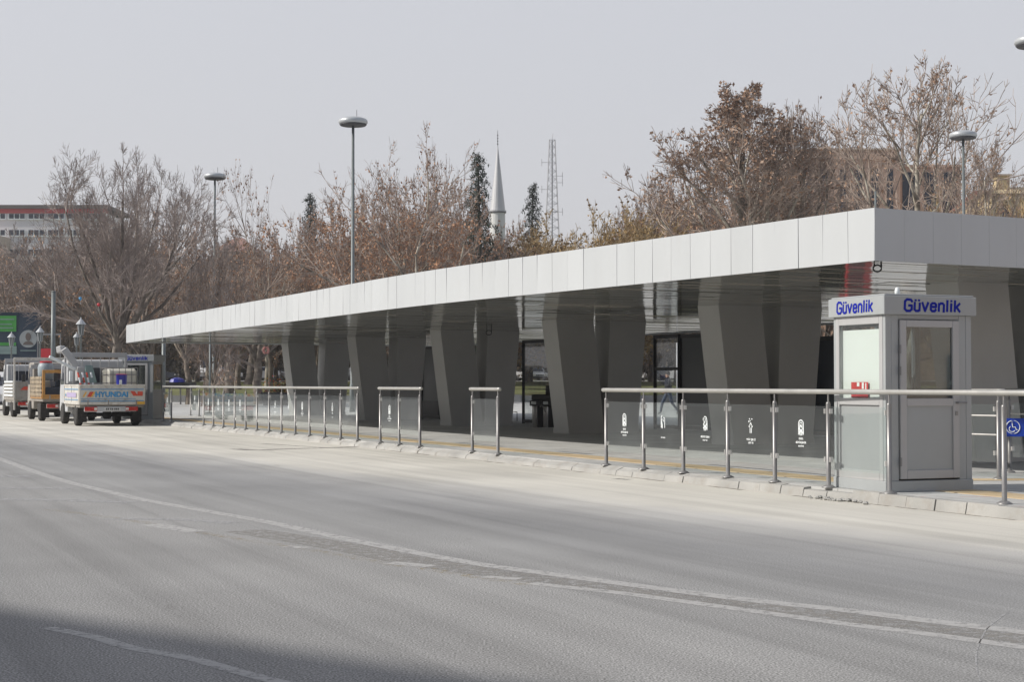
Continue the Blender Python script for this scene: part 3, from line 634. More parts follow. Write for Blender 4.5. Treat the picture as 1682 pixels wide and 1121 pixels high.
def railing(label, posts, panes, emblems, rail_ext=(.1, .1), group='glass railings along the kerb', rail_z=1.276, wires=False, extra_rail=None):
    """posts: list of world Vectors; panes: indices i (between post i and i+1)"""
    t = thing('glass_railing', label, 'railing', (posts[0].x, posts[0].y, PZ), world=True, group=group)
    P = [Vector((p.x, p.y, 0)) for p in posts]; n = len(P)
    d0 = (P[0] - P[1]).normalized(); d1 = (P[-1] - P[-2]).normalized()
    pts = [P[0] + d0 * rail_ext[0]] + P + [P[-1] + d1 * rail_ext[1]]
    if extra_rail: pts = [extra_rail] + pts
    Z = lambda v, z: Vector((v.x, v.y, z))
    mb = MB(); mb.tube([Z(p, rail_z) for p in pts], .031, 12); mb.build('handrail', M['steel_rail'], t, smooth=True)
    for p in P:
        mb = MB(); mb.lathe([(.085, PZ), (.085, PZ + .008), (.045, PZ + .03), (.028, PZ + .035), (.028, 1.13), (.024, 1.15), (.010, 1.155), (.010, rail_z - .02)], 10, (p.x, p.y, 0)); o = mb.build('post', M['steel'], t, smooth=False)
        o.data.polygons.foreach_set('use_smooth', [True] * len(o.data.polygons))
    for i in panes:
        a, b = P[i], P[i + 1]; d = (b - a).normalized(); L = (b - a).length; a2 = a + d * .055; b2 = b - d * .055
        out = Vector((-d.y, d.x, 0)); out = out if out.dot(KN) > 0 else -out
        gz0, gz1 = .34, 1.10
        mb = MB(); mb.hexa(*[Z(p, z) for z in (gz0, gz1) for p in (a2 + out * .004, b2 + out * .004, b2 - out * .004, a2 - out * .004)]); pane = mb.build('glass_pane', M['pane'], t)
        for e in (a2, b2):
            for z in (.46, 1.04): mb = MB(); c = Z(e, z); mb.bar(c - Vector((0, 0, .03)), c + Vector((0, 0, .03)), .05, .035); mb.build('clamp', M['steel_pale'], pane)
        if i in emblems:
            k = emblems[i]
            if k not in EM: EM[k] = None
            if EM[k] is None:
                o = emblem_mesh(*k).build('emblem', M['sticker_white'], pane, origin=Vector((0, 0, 0))); EM[k] = o
            else:
                o = EM[k].copy(); COL.objects.link(o); o.parent = pane
            c = a.lerp(b, .52) + out * .012; ang = math.atan2(d.y, d.x)
            if Vector((math.sin(ang), -math.cos(ang), 0)).dot(out) < 0: ang += math.pi
            o.location = Vector((c.x, c.y, .83)) - ORG[t.name]; o.rotation_euler = (0, 0, ang)
    if wires:
        mb = MB()
        for z in (.95, .70):
            mb.tube([Z(P[0], z), Z(P[-1], z)], .012, 6)
        mb.build('wire', M['steel_pale'], t)
    return t
def on_rail(px, u=-.13):
    """point of the railing line seen at column px"""
    k = (px - CX) / F; A = kerb(0, u)
    s = (A.x - k * A.y) / (k * KD.y - KD.x); return kerb(s, u)
FULL = (1.0, 0)
near = [on_rail(x) for x in (995.5, 1057, 1122, 1195, 1272, 1360, 1460)] + [kerb(0.25, -.22)]
near[-1] = gp(1650, 828.7, PZ); near.append(near[-1] + (near[-1] - near[-2]).normalized() * 1.6)
railing('long glass railing in front of the near security kiosk', near, [0, 1, 2, 3, 4, 5], {0: FULL, 1: (.4, 4), 2: (.75, 2), 3: (.3, 9), 4: FULL}, rail_ext=(.1, 1.0))
railing('short single pane railing standing alone before the middle pillars', [on_rail(776), on_rail(818)], [0], {})
railing('short two pane railing left of the single pane one', [on_rail(x) for x in (625, 656, 690)], [0, 1], {0: FULL})
far_px = [269, 282, 335, 351, 367.5, 386, 404, 422.5, 442.5, 463, 485.5, 509, 534, 560, 587.5]
railing('longest glass railing with many posts near the parked trucks', [on_rail(x) for x in far_px], [0] + list(range(2, 14)), {0: FULL, 2: FULL, 3: FULL, 4: FULL, 5: FULL, 8: (.5, 3), 9: (.3, 5), 10: (.9, 6), 12: (.5, 12)})
railing('small inner glass gate railing set back beyond the far end', [gp(313, 683, PZ), gp(327, 684, PZ)], [0], {0: FULL}, group=None)
railing('inner railing with wires partly behind the near kiosk', [Vector((5.35, 22.3, 0)), Vector((6.37, 20.75, 0))], [0], {}, wires=True, group=None)
t = railing('inner railing carrying the blue wheelchair sign at right edge', [Vector((7.0, 22.3, 0)), Vector((8.3, 20.3, 0))], [0], {}, wires=True, group=None)
# wheelchair sign
a, b = Vector((7.0, 22.3, 0)), Vector((8.3, 20.3, 0)); 
cA = gp(1653, 690, PZ)
sg = thing('wheelchair_sign', 'small blue wheelchair sign fixed on the inner railing at right edge', 'sign', (6.86, 21.6, .78), R(-12))
mb = MB(); mb.box(-.14, .17, -.008, .008, -.13, .12); mb.build('plate', M['blue_sign'], sg, bevel=.003)
mb = MB(); y = -.012; ring = [(math.cos(k * math.pi / 10) * .09 - .03, y, math.sin(k * math.pi / 10) * .09) for k in range(21)]; mb.tube(ring, .005, 4)
mb.tube([(-.04, y, .05), (-.035, y, 0), (.0, y, 0), (.015, y, -.04), (.03, y, -.035)], .007, 5)
mb.tube([(math.cos(k * math.pi / 8 + 2.2) * .04 - .04, y, math.sin(k * math.pi / 8 + 2.2) * .04 - .025) for k in range(10)], .006, 5); mb.lathe([(.009, -.003), (.009, .003)], 10, (-.04, y, .065)); mb.build('symbol', M['sticker_white'], sg)
mb = MB(); mb.box(.155, .175, -.011, .011, -.132, .122); mb.build('edge_strip', M['steel_pale'], sg)

# ------------------------------------------------------------------ security kiosks
def make_kiosk(label, loc, rz, detail=True):
    t = thing('security_kiosk', label, 'kiosk', loc, rz, 'grey security kiosks')
    W, D, H = 1.21, 1.05, 2.27; A, AL, KP = M['alu'], M['alu_light'], M['kiosk_panel']
    mb = MB(); mb.box(-.01, W + .01, -.01, D + .01, 0, .13); mb.build('plinth', A, t, bevel=.006)
    mb = MB()
    for x, y in ((0, 0), (W - .08, 0), (0, D - .08), (W - .08, D - .08)): mb.box(x, x + .08, y, y + .08, .13, 2.05)
    mb.box(.08, .18, .003, .06, .13, 2.05); mb.box(1.03, W - .08, .003, .06, .13, 2.05)
    mb.box(.18, 1.03, .006, .05, 2.0, 2.05); mb.build('corner_frame', A, t, bevel=.004)
    mb = MB(); mb.box(-.045, W + .045, -.045, D + .045, 2.05, H); mb.box(-.02, W + .02, -.02, D + .02, H, H + .02); mb.build('header', A, t, bevel=.006)
    hd = t.children[-1]
    mb = MB(); bold_word(mb, 'Güvenlik', (.22, -.046, 2.09), (1, 0, 0), (0, 0, 1), (0, -1, 0), .80, .14); mb.build('lettering', M['letter_blue'], hd)
    mb = MB(); bold_word(mb, 'Güvenlik', (-.046, D - .13, 2.09), (0, -1, 0), (0, 0, 1), (-1, 0, 0), .74, .14); mb.build('lettering', M['letter_blue'], hd)
    # door
    mb = MB(); x0, x1, z0, z1 = .19, 1.02, .15, 1.99; f = .09
    mb.box(x0, x0 + f, -.02, .04, z0, z1); mb.box(x1 - f, x1, -.02, .04, z0, z1); mb.box(x0 + f, x1 - f, -.02, .04, z1 - .08, z1); mb.box(x0 + f, x1 - f, -.02, .04, z0, z0 + .10); mb.box(x0 + f, x1 - f, -.02, .04, .99, 1.08)
    door = mb.build('door', AL, t, bevel=.005)
    mb = MB(); mb.box(x0 + f, x1 - f, .0, .02, z0 + .10, .99); mb.build('door_panel', A, door)
    mb = MB(); mb.box(x0 + f, x1 - f, .005, .011, 1.08, z1 - .08); mb.build('door_window', M['door_pane'], door)
    for z in (1.65, 1.40, .35): mb = MB(); mb.tube([(x0 - .004, -.03, z - .05), (x0 - .004, -.03, z + .05)], .011, 8); mb.build('hinge', M['steel'], door)
    mb = MB(); mb.tube([(x1 - .045, -.02, 1.03), (x1 - .045, -.06, 1.03), (x1 - .13 + .2, -.065, 1.03)], .012, 8); mb.box(x1 - .06, x1 - .03, -.03, -.02, .88, .93); mb.build('handle', M['steel'], door)
    # left side: window over panel
    y0, y1 = .08, D - .08
    mb = MB(); mb.box(-.006, .05, y0 - .03, y0 + .04, .13, 2.05); mb.box(-.006, .05, y1 - .04, y1 + .03, .13, 2.05); mb.box(-.006, .05, y0 + .04, y1 - .04, 1.95, 2.05); mb.box(-.006, .05, y0 + .04, y1 - .04, 1.0, 1.08); mb.box(-.006, .05, y0 + .04, y1 - .04, .13, .24); wf = mb.build('window_frame', AL, t, bevel=.004)
    mb = MB(); mb.box(.02, .04, y0 + .04, y1 - .04, .24, 1.0); mb.build('lower_panel', KP, t)
    mb = MB(); mb.box(.045, .05, y0 + .04, y1 - .04, 1.08, 1.89); mb.build('roller_blind', M['blind'], t)
    mb = MB(); mb.box(.012, .018, y0 + .04, y1 - .04, 1.08, 1.95); mb.build('window_pane', M['ksp'], t)
    # right and back sides
    mb = MB(); mb.box(W - .05, W - .01, .08, D - .08, .13, 1.0); mb.box(W - .05, W, .08, D - .08, 1.0, 1.06); mb.box(W - .048, W - .012, .08, D - .08, 1.06, 1.065); mb.build('side_panel', KP, t); mb = MB(); mb.box(W - .05, W, .08, D - .08, 1.95, 2.05); mb.build('side_transom', KP, t)
    mb = MB(); mb.box(.08, W - .08, D - .05, D - .01, .13, 1.0); mb.box(.08, W - .08, D - .05, D, 1.0, 1.06); mb.build('rear_panel', KP, t); mb = MB(); mb.box(.08, W - .08, D - .05, D, 1.95, 2.05); mb.build('rear_transom', KP, t)
    mb = MB(); mb.box(W - .035, W - .025, .08, D - .08, 1.06, 1.95); mb.build('side_window', M['screen_pane'], t); mb = MB(); mb.box(.08, W - .08, D - .035, D - .025, 1.06, 1.95); mb.build('rear_window', M['screen_pane'], t)
    mb = MB(); mb.box(.06, W - .06, .06, D - .06, .13, .16); mb.build('floor_board', M['black'], t)
    return t
kc = gp(1461, 811.5, PZ)
kc.y += .10
k1 = make_kiosk('grey security kiosk nearest the camera with white blind and red notice', (kc.x, kc.y + .05, PZ), math.atan2(.378, .926))
# notice on the blind, inside
nt_ = thing('red_notice', 'red notice taped low inside the side window of the near kiosk', 'notice', (kc.x, kc.y + .05, PZ), math.atan2(.378, .926))
mb = MB(); mb.box(.022, .026, .38, .72, 1.085, 1.27); mb.build('sheet', M['red_notice'], nt_)
mb = MB(); mb.box(.020, .0215, .46, .50, 1.19, 1.265); mb.box(.020, .0215, .55, .60, 1.22, 1.265); mb.box(.020, .0215, .41, .43, 1.17, 1.26); mb.build('torn_paper', M['sticker_white'], nt_)
t = thing('desk_items', 'papers and a red poster inside the near security kiosk', 'desk', (kc.x, kc.y + .05, PZ), math.atan2(.378, .926))
mb = MB(); mb.box(.12, 1.1, .45, .9, .95, 1.0); mb.build('desk_top', M['wood_rack'], t)
mb = MB(); mb.box(.50, .66, .7, .72, 1.02, 1.42); mb.build('poster', M['red_notice'], t)
mb = MB(); mb.box(.68, .95, .5, .75, 1.0, 1.08); mb.box(.72, .98, .52, .7, 1.09, 1.12); mb.box(.82, .85, .6, .62, 1.12, 1.35); mb.build('papers', M['sticker_white'], t)
mb = MB(); mb.box(.285, .925, .018, .022, 1.08, 1.20); mb.build('door_sheet', M['greygreen'], t)
t = thing('alarm_lamp', 'small white alarm lamp on top of the near kiosk', 'lamp', (kc.x + .25, kc.y + .5, PZ + 2.29))
mb = MB(); mb.lathe([(.03, 0), (.03, .06), (.022, .09), (.008, .10)], 12); mb.build('lamp_body', M['sticker_white'], t, smooth=True)
fk = gp(213, 689, PZ)
k2 = make_kiosk('grey security kiosk at the far end behind the white truck', (fk.x - .35, fk.y, PZ), R(-7))

# ------------------------------------------------------------------ trucks
def wheel(parent, x, y, r=.34, w=.22, side=-1):
    mb = MB(); mb.lathe([(r * .62, 0), (r * .9, 0), (r, .03), (r, w - .03), (r * .9, w), (r * .62, w)], 24, (x, y, r), 'x'); t = mb.build('wheel', M['rubber'], parent, smooth=False)
    mb = MB(); xo = x if side < 0 else x + w; s_ = 1 if side < 0 else -1
    mb.lathe([(r * .60, .0), (r * .56, .05 * s_), (r * .25, .06 * s_), (r * .2, .0), (r * .05, -.01 * s_)], 16, (xo + .012 * s_, y, r), 'x'); mb.build('rim', M['truck_grey'], t)
def truck(label, loc, rz, W=2.05, bedL=3.0, bedz=.74, boardh=.61, cabmat=None, boardmat=None, racktop=2.44, rack=True, cabz=2.2):
    t = thing('flatbed_truck', label, 'truck', loc, rz, 'flatbed trucks parked in a line')
    cabmat = cabmat or M['truck_cab']; boardmat = boardmat or M['truck_white']
    # chassis
    mb = MB(); mb.box(.45, .57, .1, bedL + 1.4, .5, .66); mb.box(W - .57, W - .45, .1, bedL + 1.4, .5, .66)
    for y in (.3, 1.4, 2.4): mb.box(.57, W - .57, y, y + .1, .52, .64)
    mb.tube([(.2, .9, .36), (W - .2, .9, .36)], .06, 8); mb.lathe([(.1, -.15), (.16, -.05), (.16, .05), (.1, .15)], 12, (W / 2, .9, .36)); mb.box(.14, .45, 1.5, 2.2, .36, .64); mb.box(W - .45, W - .2, 1.5, 2.0, .38, .62); mb.build('chassis', M['chassis'], t)
    mb = MB(); mb.box(.02, W - .02, 0, bedL, bedz - .08, bedz); mb.box(.03, W - .03, .05, bedL - .05, bedz - .14, bedz - .08); mb.build('bed_floor', M['truck_grey'], t, bevel=.01)
    zt = bedz + boardh
    # tailgate with ribs
    mb = MB(); mb.box(.0, W, -.04, 0, bedz - .04, zt); mb.box(.0, W, -.055, -.04, zt - .05, zt); mb.box(.0, W, -.055, -.04, bedz - .04, bedz + .04); tg = mb.build('tailgate', boardmat, t, bevel=.006)
    for sx in (0, W - .04):
        mb = MB(); mb.box(sx, sx + .04, .003, bedL, bedz - .04, zt); e = -.015 if sx == 0 else .04
        mb.box(sx + e, sx + e + .015, .003, bedL, zt - .05, zt); mb.box(sx + e, sx + e + .015, .003, bedL, bedz - .04, bedz + .04)
        for yy in (.003, bedL * .5, bedL - .05): mb.box(sx + e, sx + e + .015, yy, yy + .045, bedz + .042, zt - .052)
        mb.build('side_board', boardmat, t, bevel=.004)
    for x in (.25, .9, W - .3): mb = MB(); mb.box(x, x + .04, -.07, -.056, bedz - .1, bedz + .1); mb.build('latch', M['truck_grey'], tg)
    # rear bumper and lamps
    mb = MB(); mb.box(.16, W - .28, -.03, .04, .47, .64); mb.build('rear_bumper', M['truck_grey'] if boardmat is not M['truck_white'] else M['truck_cab'], t, bevel=.01)
    for x in (.17, W - .63):
        mb = MB(); mb.box(x, x + .40, -.06, -.032, .49, .63); l = mb.build('tail_lamp', M['red_lens'], t, bevel=.012)
        mb = MB(); mb.box(x + (.3 if x < 1 else .0), x + (.39 if x < 1 else .10), -.07, -.061, .52, .60); mb.build('reverse_lens', M['clear_lens'], l)
    mb = MB(); mb.box(W / 2 - .26, W / 2 + .26, -.05, -.032, .50, .61); pl = mb.build('number_plate', M['plate'], t)
    mb = MB(); x = W / 2 - .2
    for k in range(7): mb.box(x, x + .035, -.056, -.051, .525, .585); x += .055 if k not in (1, 3) else .075
    mb.build('plate_marks', M['black'], pl)
    for sx in (0.02, W - .32):
        mb = MB(); mb.box(sx, sx + .30, .42, .45, .12, .62); mb.build('mudflap', M['rubber'], t)
    wheel(t, .02, .9, side=-1); wheel(t, W - .24, .9, side=1); wheel(t, .06, bedL + .95, side=-1); wheel(t, W - .28, bedL + .95, side=1)
    if rack:
        mb = MB(); y = bedL + .04
        mb.box(.0, .07, y, y + .06, bedz, racktop); mb.box(W - .07, W, y, y + .06, bedz, racktop); mb.box(.07, W - .07, y + .002, y + .058, racktop - .16, racktop)
        for k in range(1, 7): x = k * W / 7; mb.box(x - .012, x + .012, y + .015, y + .045, bedz, racktop - .16)
        mb.box(.07, W - .07, y + .004, y + .056, zt - .04, zt + .04); mb.build('headboard_rack', M['alu_light'], t, bevel=.006)
    # cab
    y0, y1 = bedL + .16, bedL + 1.75
    prof = [(y0, .42), (y0, cabz - .05), (y0 + .08, cabz), (y1 - .42, cabz), (y1 - .3, cabz - .06), (y1, 1.25), (y1 + .03, 1.1), (y1 + .03, .42), (y1 - .25, .40), (y1 - .3, .7), (y1 - 1.05, .7), (y1 - 1.1, .40)]
    mb = MB(); mb.prism([(.12, y, z) for y, z in prof], (W - .24, 0, 0)); cb = mb.build('cab', cabmat, t, bevel=.025)
    mb = MB(); mb.box(.42, W - .42, y0 - .006, y0 - .001, 1.42, cabz - .28); mb.build('rear_window', M['dark_glass'], cb)
    for sx, e in ((.12, -.006), (W - .12, .001)):
        mb = MB(); mb.prism([(sx + e, y1 - 1.1, 1.35), (sx + e, y1 - 1.1, cabz - .2), (sx + e, y1 - .5, cabz - .2), (sx + e, y1 - .18, 1.35)], (.005, 0, 0)); mb.build('side_window', M['dark_glass'], cb)
    mb = MB(); mb.prism([(.2, y1 + .008, 1.25), (W - .2, y1 + .008, 1.25), (W - .25, y1 - .28, cabz - .12), (.25, y1 - .28, cabz - .12)], (0, .01, .003)); mb.build('windscreen', M['dark_glass'], cb)
    for sx, e in ((.12, -1), (W - .12, 1)):
        mb = MB(); mb.tube([(sx, y1 - .25, 1.5), (sx + e * .16, y1 - .1, 1.55)], .012, 6); mb.box(min(sx + e * .1, sx + e * .24), max(sx + e * .1, sx + e * .24), y1 - .12, y1 - .06, 1.45, 1.75); mb.build('wing_mirror', M['black'], cb, bevel=.01)
    return t, tg
hd = R(24.5)
p = gp(131, 700, 0); W1 = 2.1
TR1 = Vector((p.x + .19, p.y - .8, 0))
t1, tg = truck('white flatbed truck in front with blue lettering on its tailgate', TR1, hd, W=W1)
zt = .74 + .61
mb = MB(); y = -.058
mb.box(.05, W1 - .05, y, y + .002, zt - .17, zt - .145); mb.box(.05, W1 - .05, y, y + .002, bedz0 if False else .80, .825); mb.box(.05, W1 - .3, y, y + .002, .875, .89); mb.build('blue_lines', M['blue_stripe'], tg)
mb = MB(); add_text(mb, 'HYUNDAI', (.50, y, .935), (1, 0, 0), (0, 0, 1), 1.05, .185, .05); mb.build('lettering', M['blue_stripe'], tg)
mb = MB(); 
for x in (.24,): mb.prism([(x, y, .95), (x + .13, y, .95), (x + .22, y, 1.11), (x + .09, y, 1.11)], (0, .002, 0))
for x in (1.62,): mb.prism([(x + .1, y, .98), (x + .25, y, .98), (x + .14, y, 1.13), (x, y, 1.13)], (0, .002, 0))
mb.box(1.85, 2.02, y, y + .002, .98, 1.12); mb.build('red_marks', M['red_stripe'], tg)
mb = MB(); 
for x in (.10, .36): mb.prism([(x, y - .001, .95), (x + .05, y - .001, .95), (x + .14, y - .001, 1.11), (x + .09, y - .001, 1.11)], (0, .002, 0))
mb.box(1.83, W1 - .01, y - .003, y - .001, .70, .80); mb.build('yellow_marks', M['yel_stripe'], tg)
sb = [c for c in t1.children if c.name.startswith('side_board')][0]
mb = MB(); mb.box(-.019, -.0165, .1, 2.9, zt - .17, zt - .145); mb.box(-.019, -.0165, .1, 2.9, .84, .86); mb.prism([(-.019, 2.75, 1.0), (-.019, 2.6, .93), (-.019, 2.6, 1.07)], (.002, 0, 0)); mb.build('blue_lines', M['blue_stripe'], sb)
mb = MB(); mb.box(-.019, -.0165, .5, 2.4, .93, 1.08); mb.build('faded_print', M['purple_print'], sb)
# aerial lift arm mounted behind the cab
lift = MB(); W = W1
lift.box(.30, .62, 2.3, 2.7, 1.45, 1.95); lift.build('lift_base', M['alu_light'], t1, bevel=.03)
lift = MB(); lift.bar((.35, 2.5, 1.9), (-.1, 2.6, 2.55), .26, .24); lift.bar((-.1, 2.6, 2.55), (-.25, 2.8, 2.50), .22, .24); lift.build('lift_arm', M['alu_light'], t1, bevel=.03)
lift = MB(); lift.bar((.25, 2.3, 1.85), (-.62, 2.2, 2.28), .08, .09); lift.bar((.1, 2.3, 1.8), (.1, 2.3, 1.45), .1, .1); lift.build('lift_outrigger', M['sticker_white'], t1, bevel=.01)
lift = MB(); lift.prism([(.52, 2.2, 1.4), (.95, 2.2, 1.4), (.80, 2.25, 2.0), (.56, 2.25, 2.0)], (0, .12, 0)); lift.build('lift_cover', M['greygreen'], t1, bevel=.02)
def on_truck(T_, x, y, z):
    c, s_ = math.cos(hd), math.sin(hd); return (T_.x + x * c - y * s_, T_.y + x * s_ + y * c, z)
# things on truck 1
t = thing('tank', 'white caged water tank standing on the bed of the front truck', 'tank', on_truck(TR1, 1.12, 1.3, .86), hd)
mb = MB(); mb.box(0, .98, 0, 1.0, .12, 1.02); mb.build('container', M['tank'], t, bevel=.08)
mb = MB(); mb.box(0, .98, 0, 1.0, 0, .12); mb.build('pallet', M['truck_grey'], t, bevel=.01)
mb = MB()
for z in (.3, .55, .82, 1.05):
    mb.bar((-.02, -.02, z), (1.0, -.02, z), .022, .022); mb.bar((-.02, 1.02, z), (1.0, 1.02, z), .022, .022); mb.bar((-.02, -.02, z), (-.02, 1.02, z), .022, .022); mb.bar((1.0, -.02, z), (1.0, 1.02, z), .022, .022)
for k in range(6):
    x = -.02 + k * .204; mb.bar((x, -.024, .02), (x, -.024, 1.06), .02, .02); mb.bar((x, 1.024, .02), (x, 1.024, 1.06), .02, .02); mb.bar((-.024, x, .02), (-.024, x, 1.06), .02, .02)
mb.build('cage', M['steel'], t)
t = thing('bucket', 'dark blue plastic bucket in front of the caged tank on the front truck', 'bucket', on_truck(TR1, 1.42, .4, 1.06), hd)
mb = MB(); mb.lathe([(.15, 0), (.165, .3), (.18, .62), (.19, .625), (.17, .62), (.15, .05)], 20); mb.build('pail', M['blue_plastic'], t, smooth=True)
mb = MB(); mb.lathe([(.180, .70), (.186, .72), (.02, .73)], 20, (0, 0, -.09)); mb.build('rim_band', M['red_plastic'], t)
mb = MB(); mb.box(-.1, -.02, -.188, -.17, .22, .44); mb.build('paper_label', M['sticker_white'], t)
t = thing('wooden_box', 'low wooden box under the dark blue bucket on the front truck', 'box', on_truck(TR1, 1.15, .12, .745), hd)
mb = MB(); mb.box(0, .55, 0, .5, 0, .31); mb.build('box_sides', M['wood_rack'], t, bevel=.01)
mb = MB(); mb.box(-.01, .56, -.01, .51, .311, .315); mb.build('box_lid', M['wood_rack'], t)
t = thing('striped_poles', 'red and white striped poles leaning on the bed of the front truck', 'poles', on_truck(TR1, .2, 2.2, .74), hd)
for k in range(4):
    for q in range(6):
        a_ = Vector((.05 + k * .12, -1.6, .2)); b_ = Vector((-.10 + k * .14, -1.3, 1.0)) ; lo = Vector((a_)); v = (b_ - a_); mb = MB() if q == 0 else mb
        mb.cur = 0 if (q + k) % 2 else 1; lo0 = a_ - v * .28; mb.tube([lo0 + v * 1.28 * q / 6, lo0 + v * 1.28 * (q + 1) / 6], .032, 7)
    mb.build('pole', [M['red_stripe'], M['sticker_white']] if k < 3 else [M['greygreen'], M['sticker_white']], t)
# truck 2
p = gp(78, 692, 0); TR2 = Vector((p.x, p.y - .7, 0))
t2, tg2 = truck('dark flatbed truck with orange frame between the other two trucks', TR2, hd, W=2.05, cabmat=M['truck_grey'], boardmat=M['orange'], boardh=.12, bedz=.86, racktop=2.1)
mb = MB(); mb.box(0, .10, -.05, .03, .86, 1.88); mb.box(1.95, 2.05, -.05, .03, .86, 1.88); mb.box(.1, 1.95, -.045, .025, 1.76, 1.88); mb.build('orange_frame', M['orange'], t2, bevel=.01)
mb = MB()
for k in range(5): z = .93 + k * .155; mb.box(-.02, .02, .05, 2.9, z, z + .09)
for k in range(9): y_ = .1 + k * .34; mb.box(-.045, -.021, y_, y_ + .07, .86, 1.64)
for k in range(9): y_ = .1 + k * .34; mb.box(2.03, 2.055, y_, y_ + .07, .86, 1.64)
mb.build('slatted_side', M['wood_rack'], t2)
mb = MB(); mb.box(.13, 1.9, .1, .9, .87, 1.25); mb.box(.5, 1.5, .3, 1.5, 1.25, 1.55); mb.build('load_crates', M['screen_navy'], t2, bevel=.03)
t = thing('barrel', 'grey blue plastic barrel on the slatted truck', 'barrel', on_truck(TR2, -.05 + .45, 1.9, 1.5), hd)
mb = MB(); mb.lathe([(.20, 0), (.28, .06), (.30, .3), (.30, .5), (.26, .62), (.2, .66), (.2, .68)], 20); mb.build('drum', M['barrel'], t, smooth=True)
mb = MB(); mb.lathe([(.22, .66), (.225, .72), (.05, .74)], 20); mb.build('lid', M['red_plastic'], t)
t = thing('support_stack', 'stacked dark crates beneath the barrel on the slatted truck', 'crates', on_truck(TR2, .1, 1.6, .86), hd)
mb = MB(); mb.box(0, .7, 0, .7, 0, .30); mb.build('lower_crate', M['truck_grey'], t, bevel=.02)
mb = MB(); mb.box(.02, .68, .02, .68, .305, .64); mb.build('upper_crate', M['wood_rack'], t, bevel=.02)
t = thing('orange_tarp', 'bundle of orange and yellow cloth on the slatted truck', 'cloth', on_truck(TR2, 1.1, .3, 1.25), hd)
mb = MB(); mb.lathe([(.3, 0), (.42, .1), (.38, .3), (.2, .42), (.05, .45)], 9); mb.build('bundle', M['yel_stripe'], t)
mb = MB(); mb.lathe([(.2, 0), (.28, .1), (.2, .3), (.05, .36)], 8, (.4, -.1, 0)); mb.build('red_bundle', M['red_stripe'], t)
# truck 3
p = gp(31, 685.5, 0); TR3 = Vector((p.x, p.y - .7, 0))
t3, tg3 = truck('white rack truck at the head of the parked line by the left edge', TR3, hd, W=2.0, boardmat=M['truck_grey'], racktop=2.45, boardh=.72)
mb = MB(); 
for k in range(5): z = .86 + k * .14; mb.box(-.05, -.02, .02, 2.8, z, z + .07)
mb.build('slatted_side', M['sticker_white'], t3)
mb = MB(); mb.box(-.02, .05, -.1, -.03, .3, 2.45); mb.box(1.86, 1.98, -.12, -.06, .35, 2.45); mb.box(.05, 1.86, -.1, -.03, 2.33, 2.45); mb.build('rear_frame', M['truck_white'], t3, bevel=.008)
mb = MB(); 
for x in (.25, 1.2): mb.prism([(x, -.065, 1.12), (x + .3, -.065, 1.12), (x + .45, -.065, 1.26), (x + .15, -.065, 1.26)], (0, .006, 0))
mb.build('red_marks', M['red_stripe'], tg3)
mb = MB(); mb.box(.55, 1.5, -.07, -.035, .42, .64); mb.build('red_board', M['red_plastic'], t3)

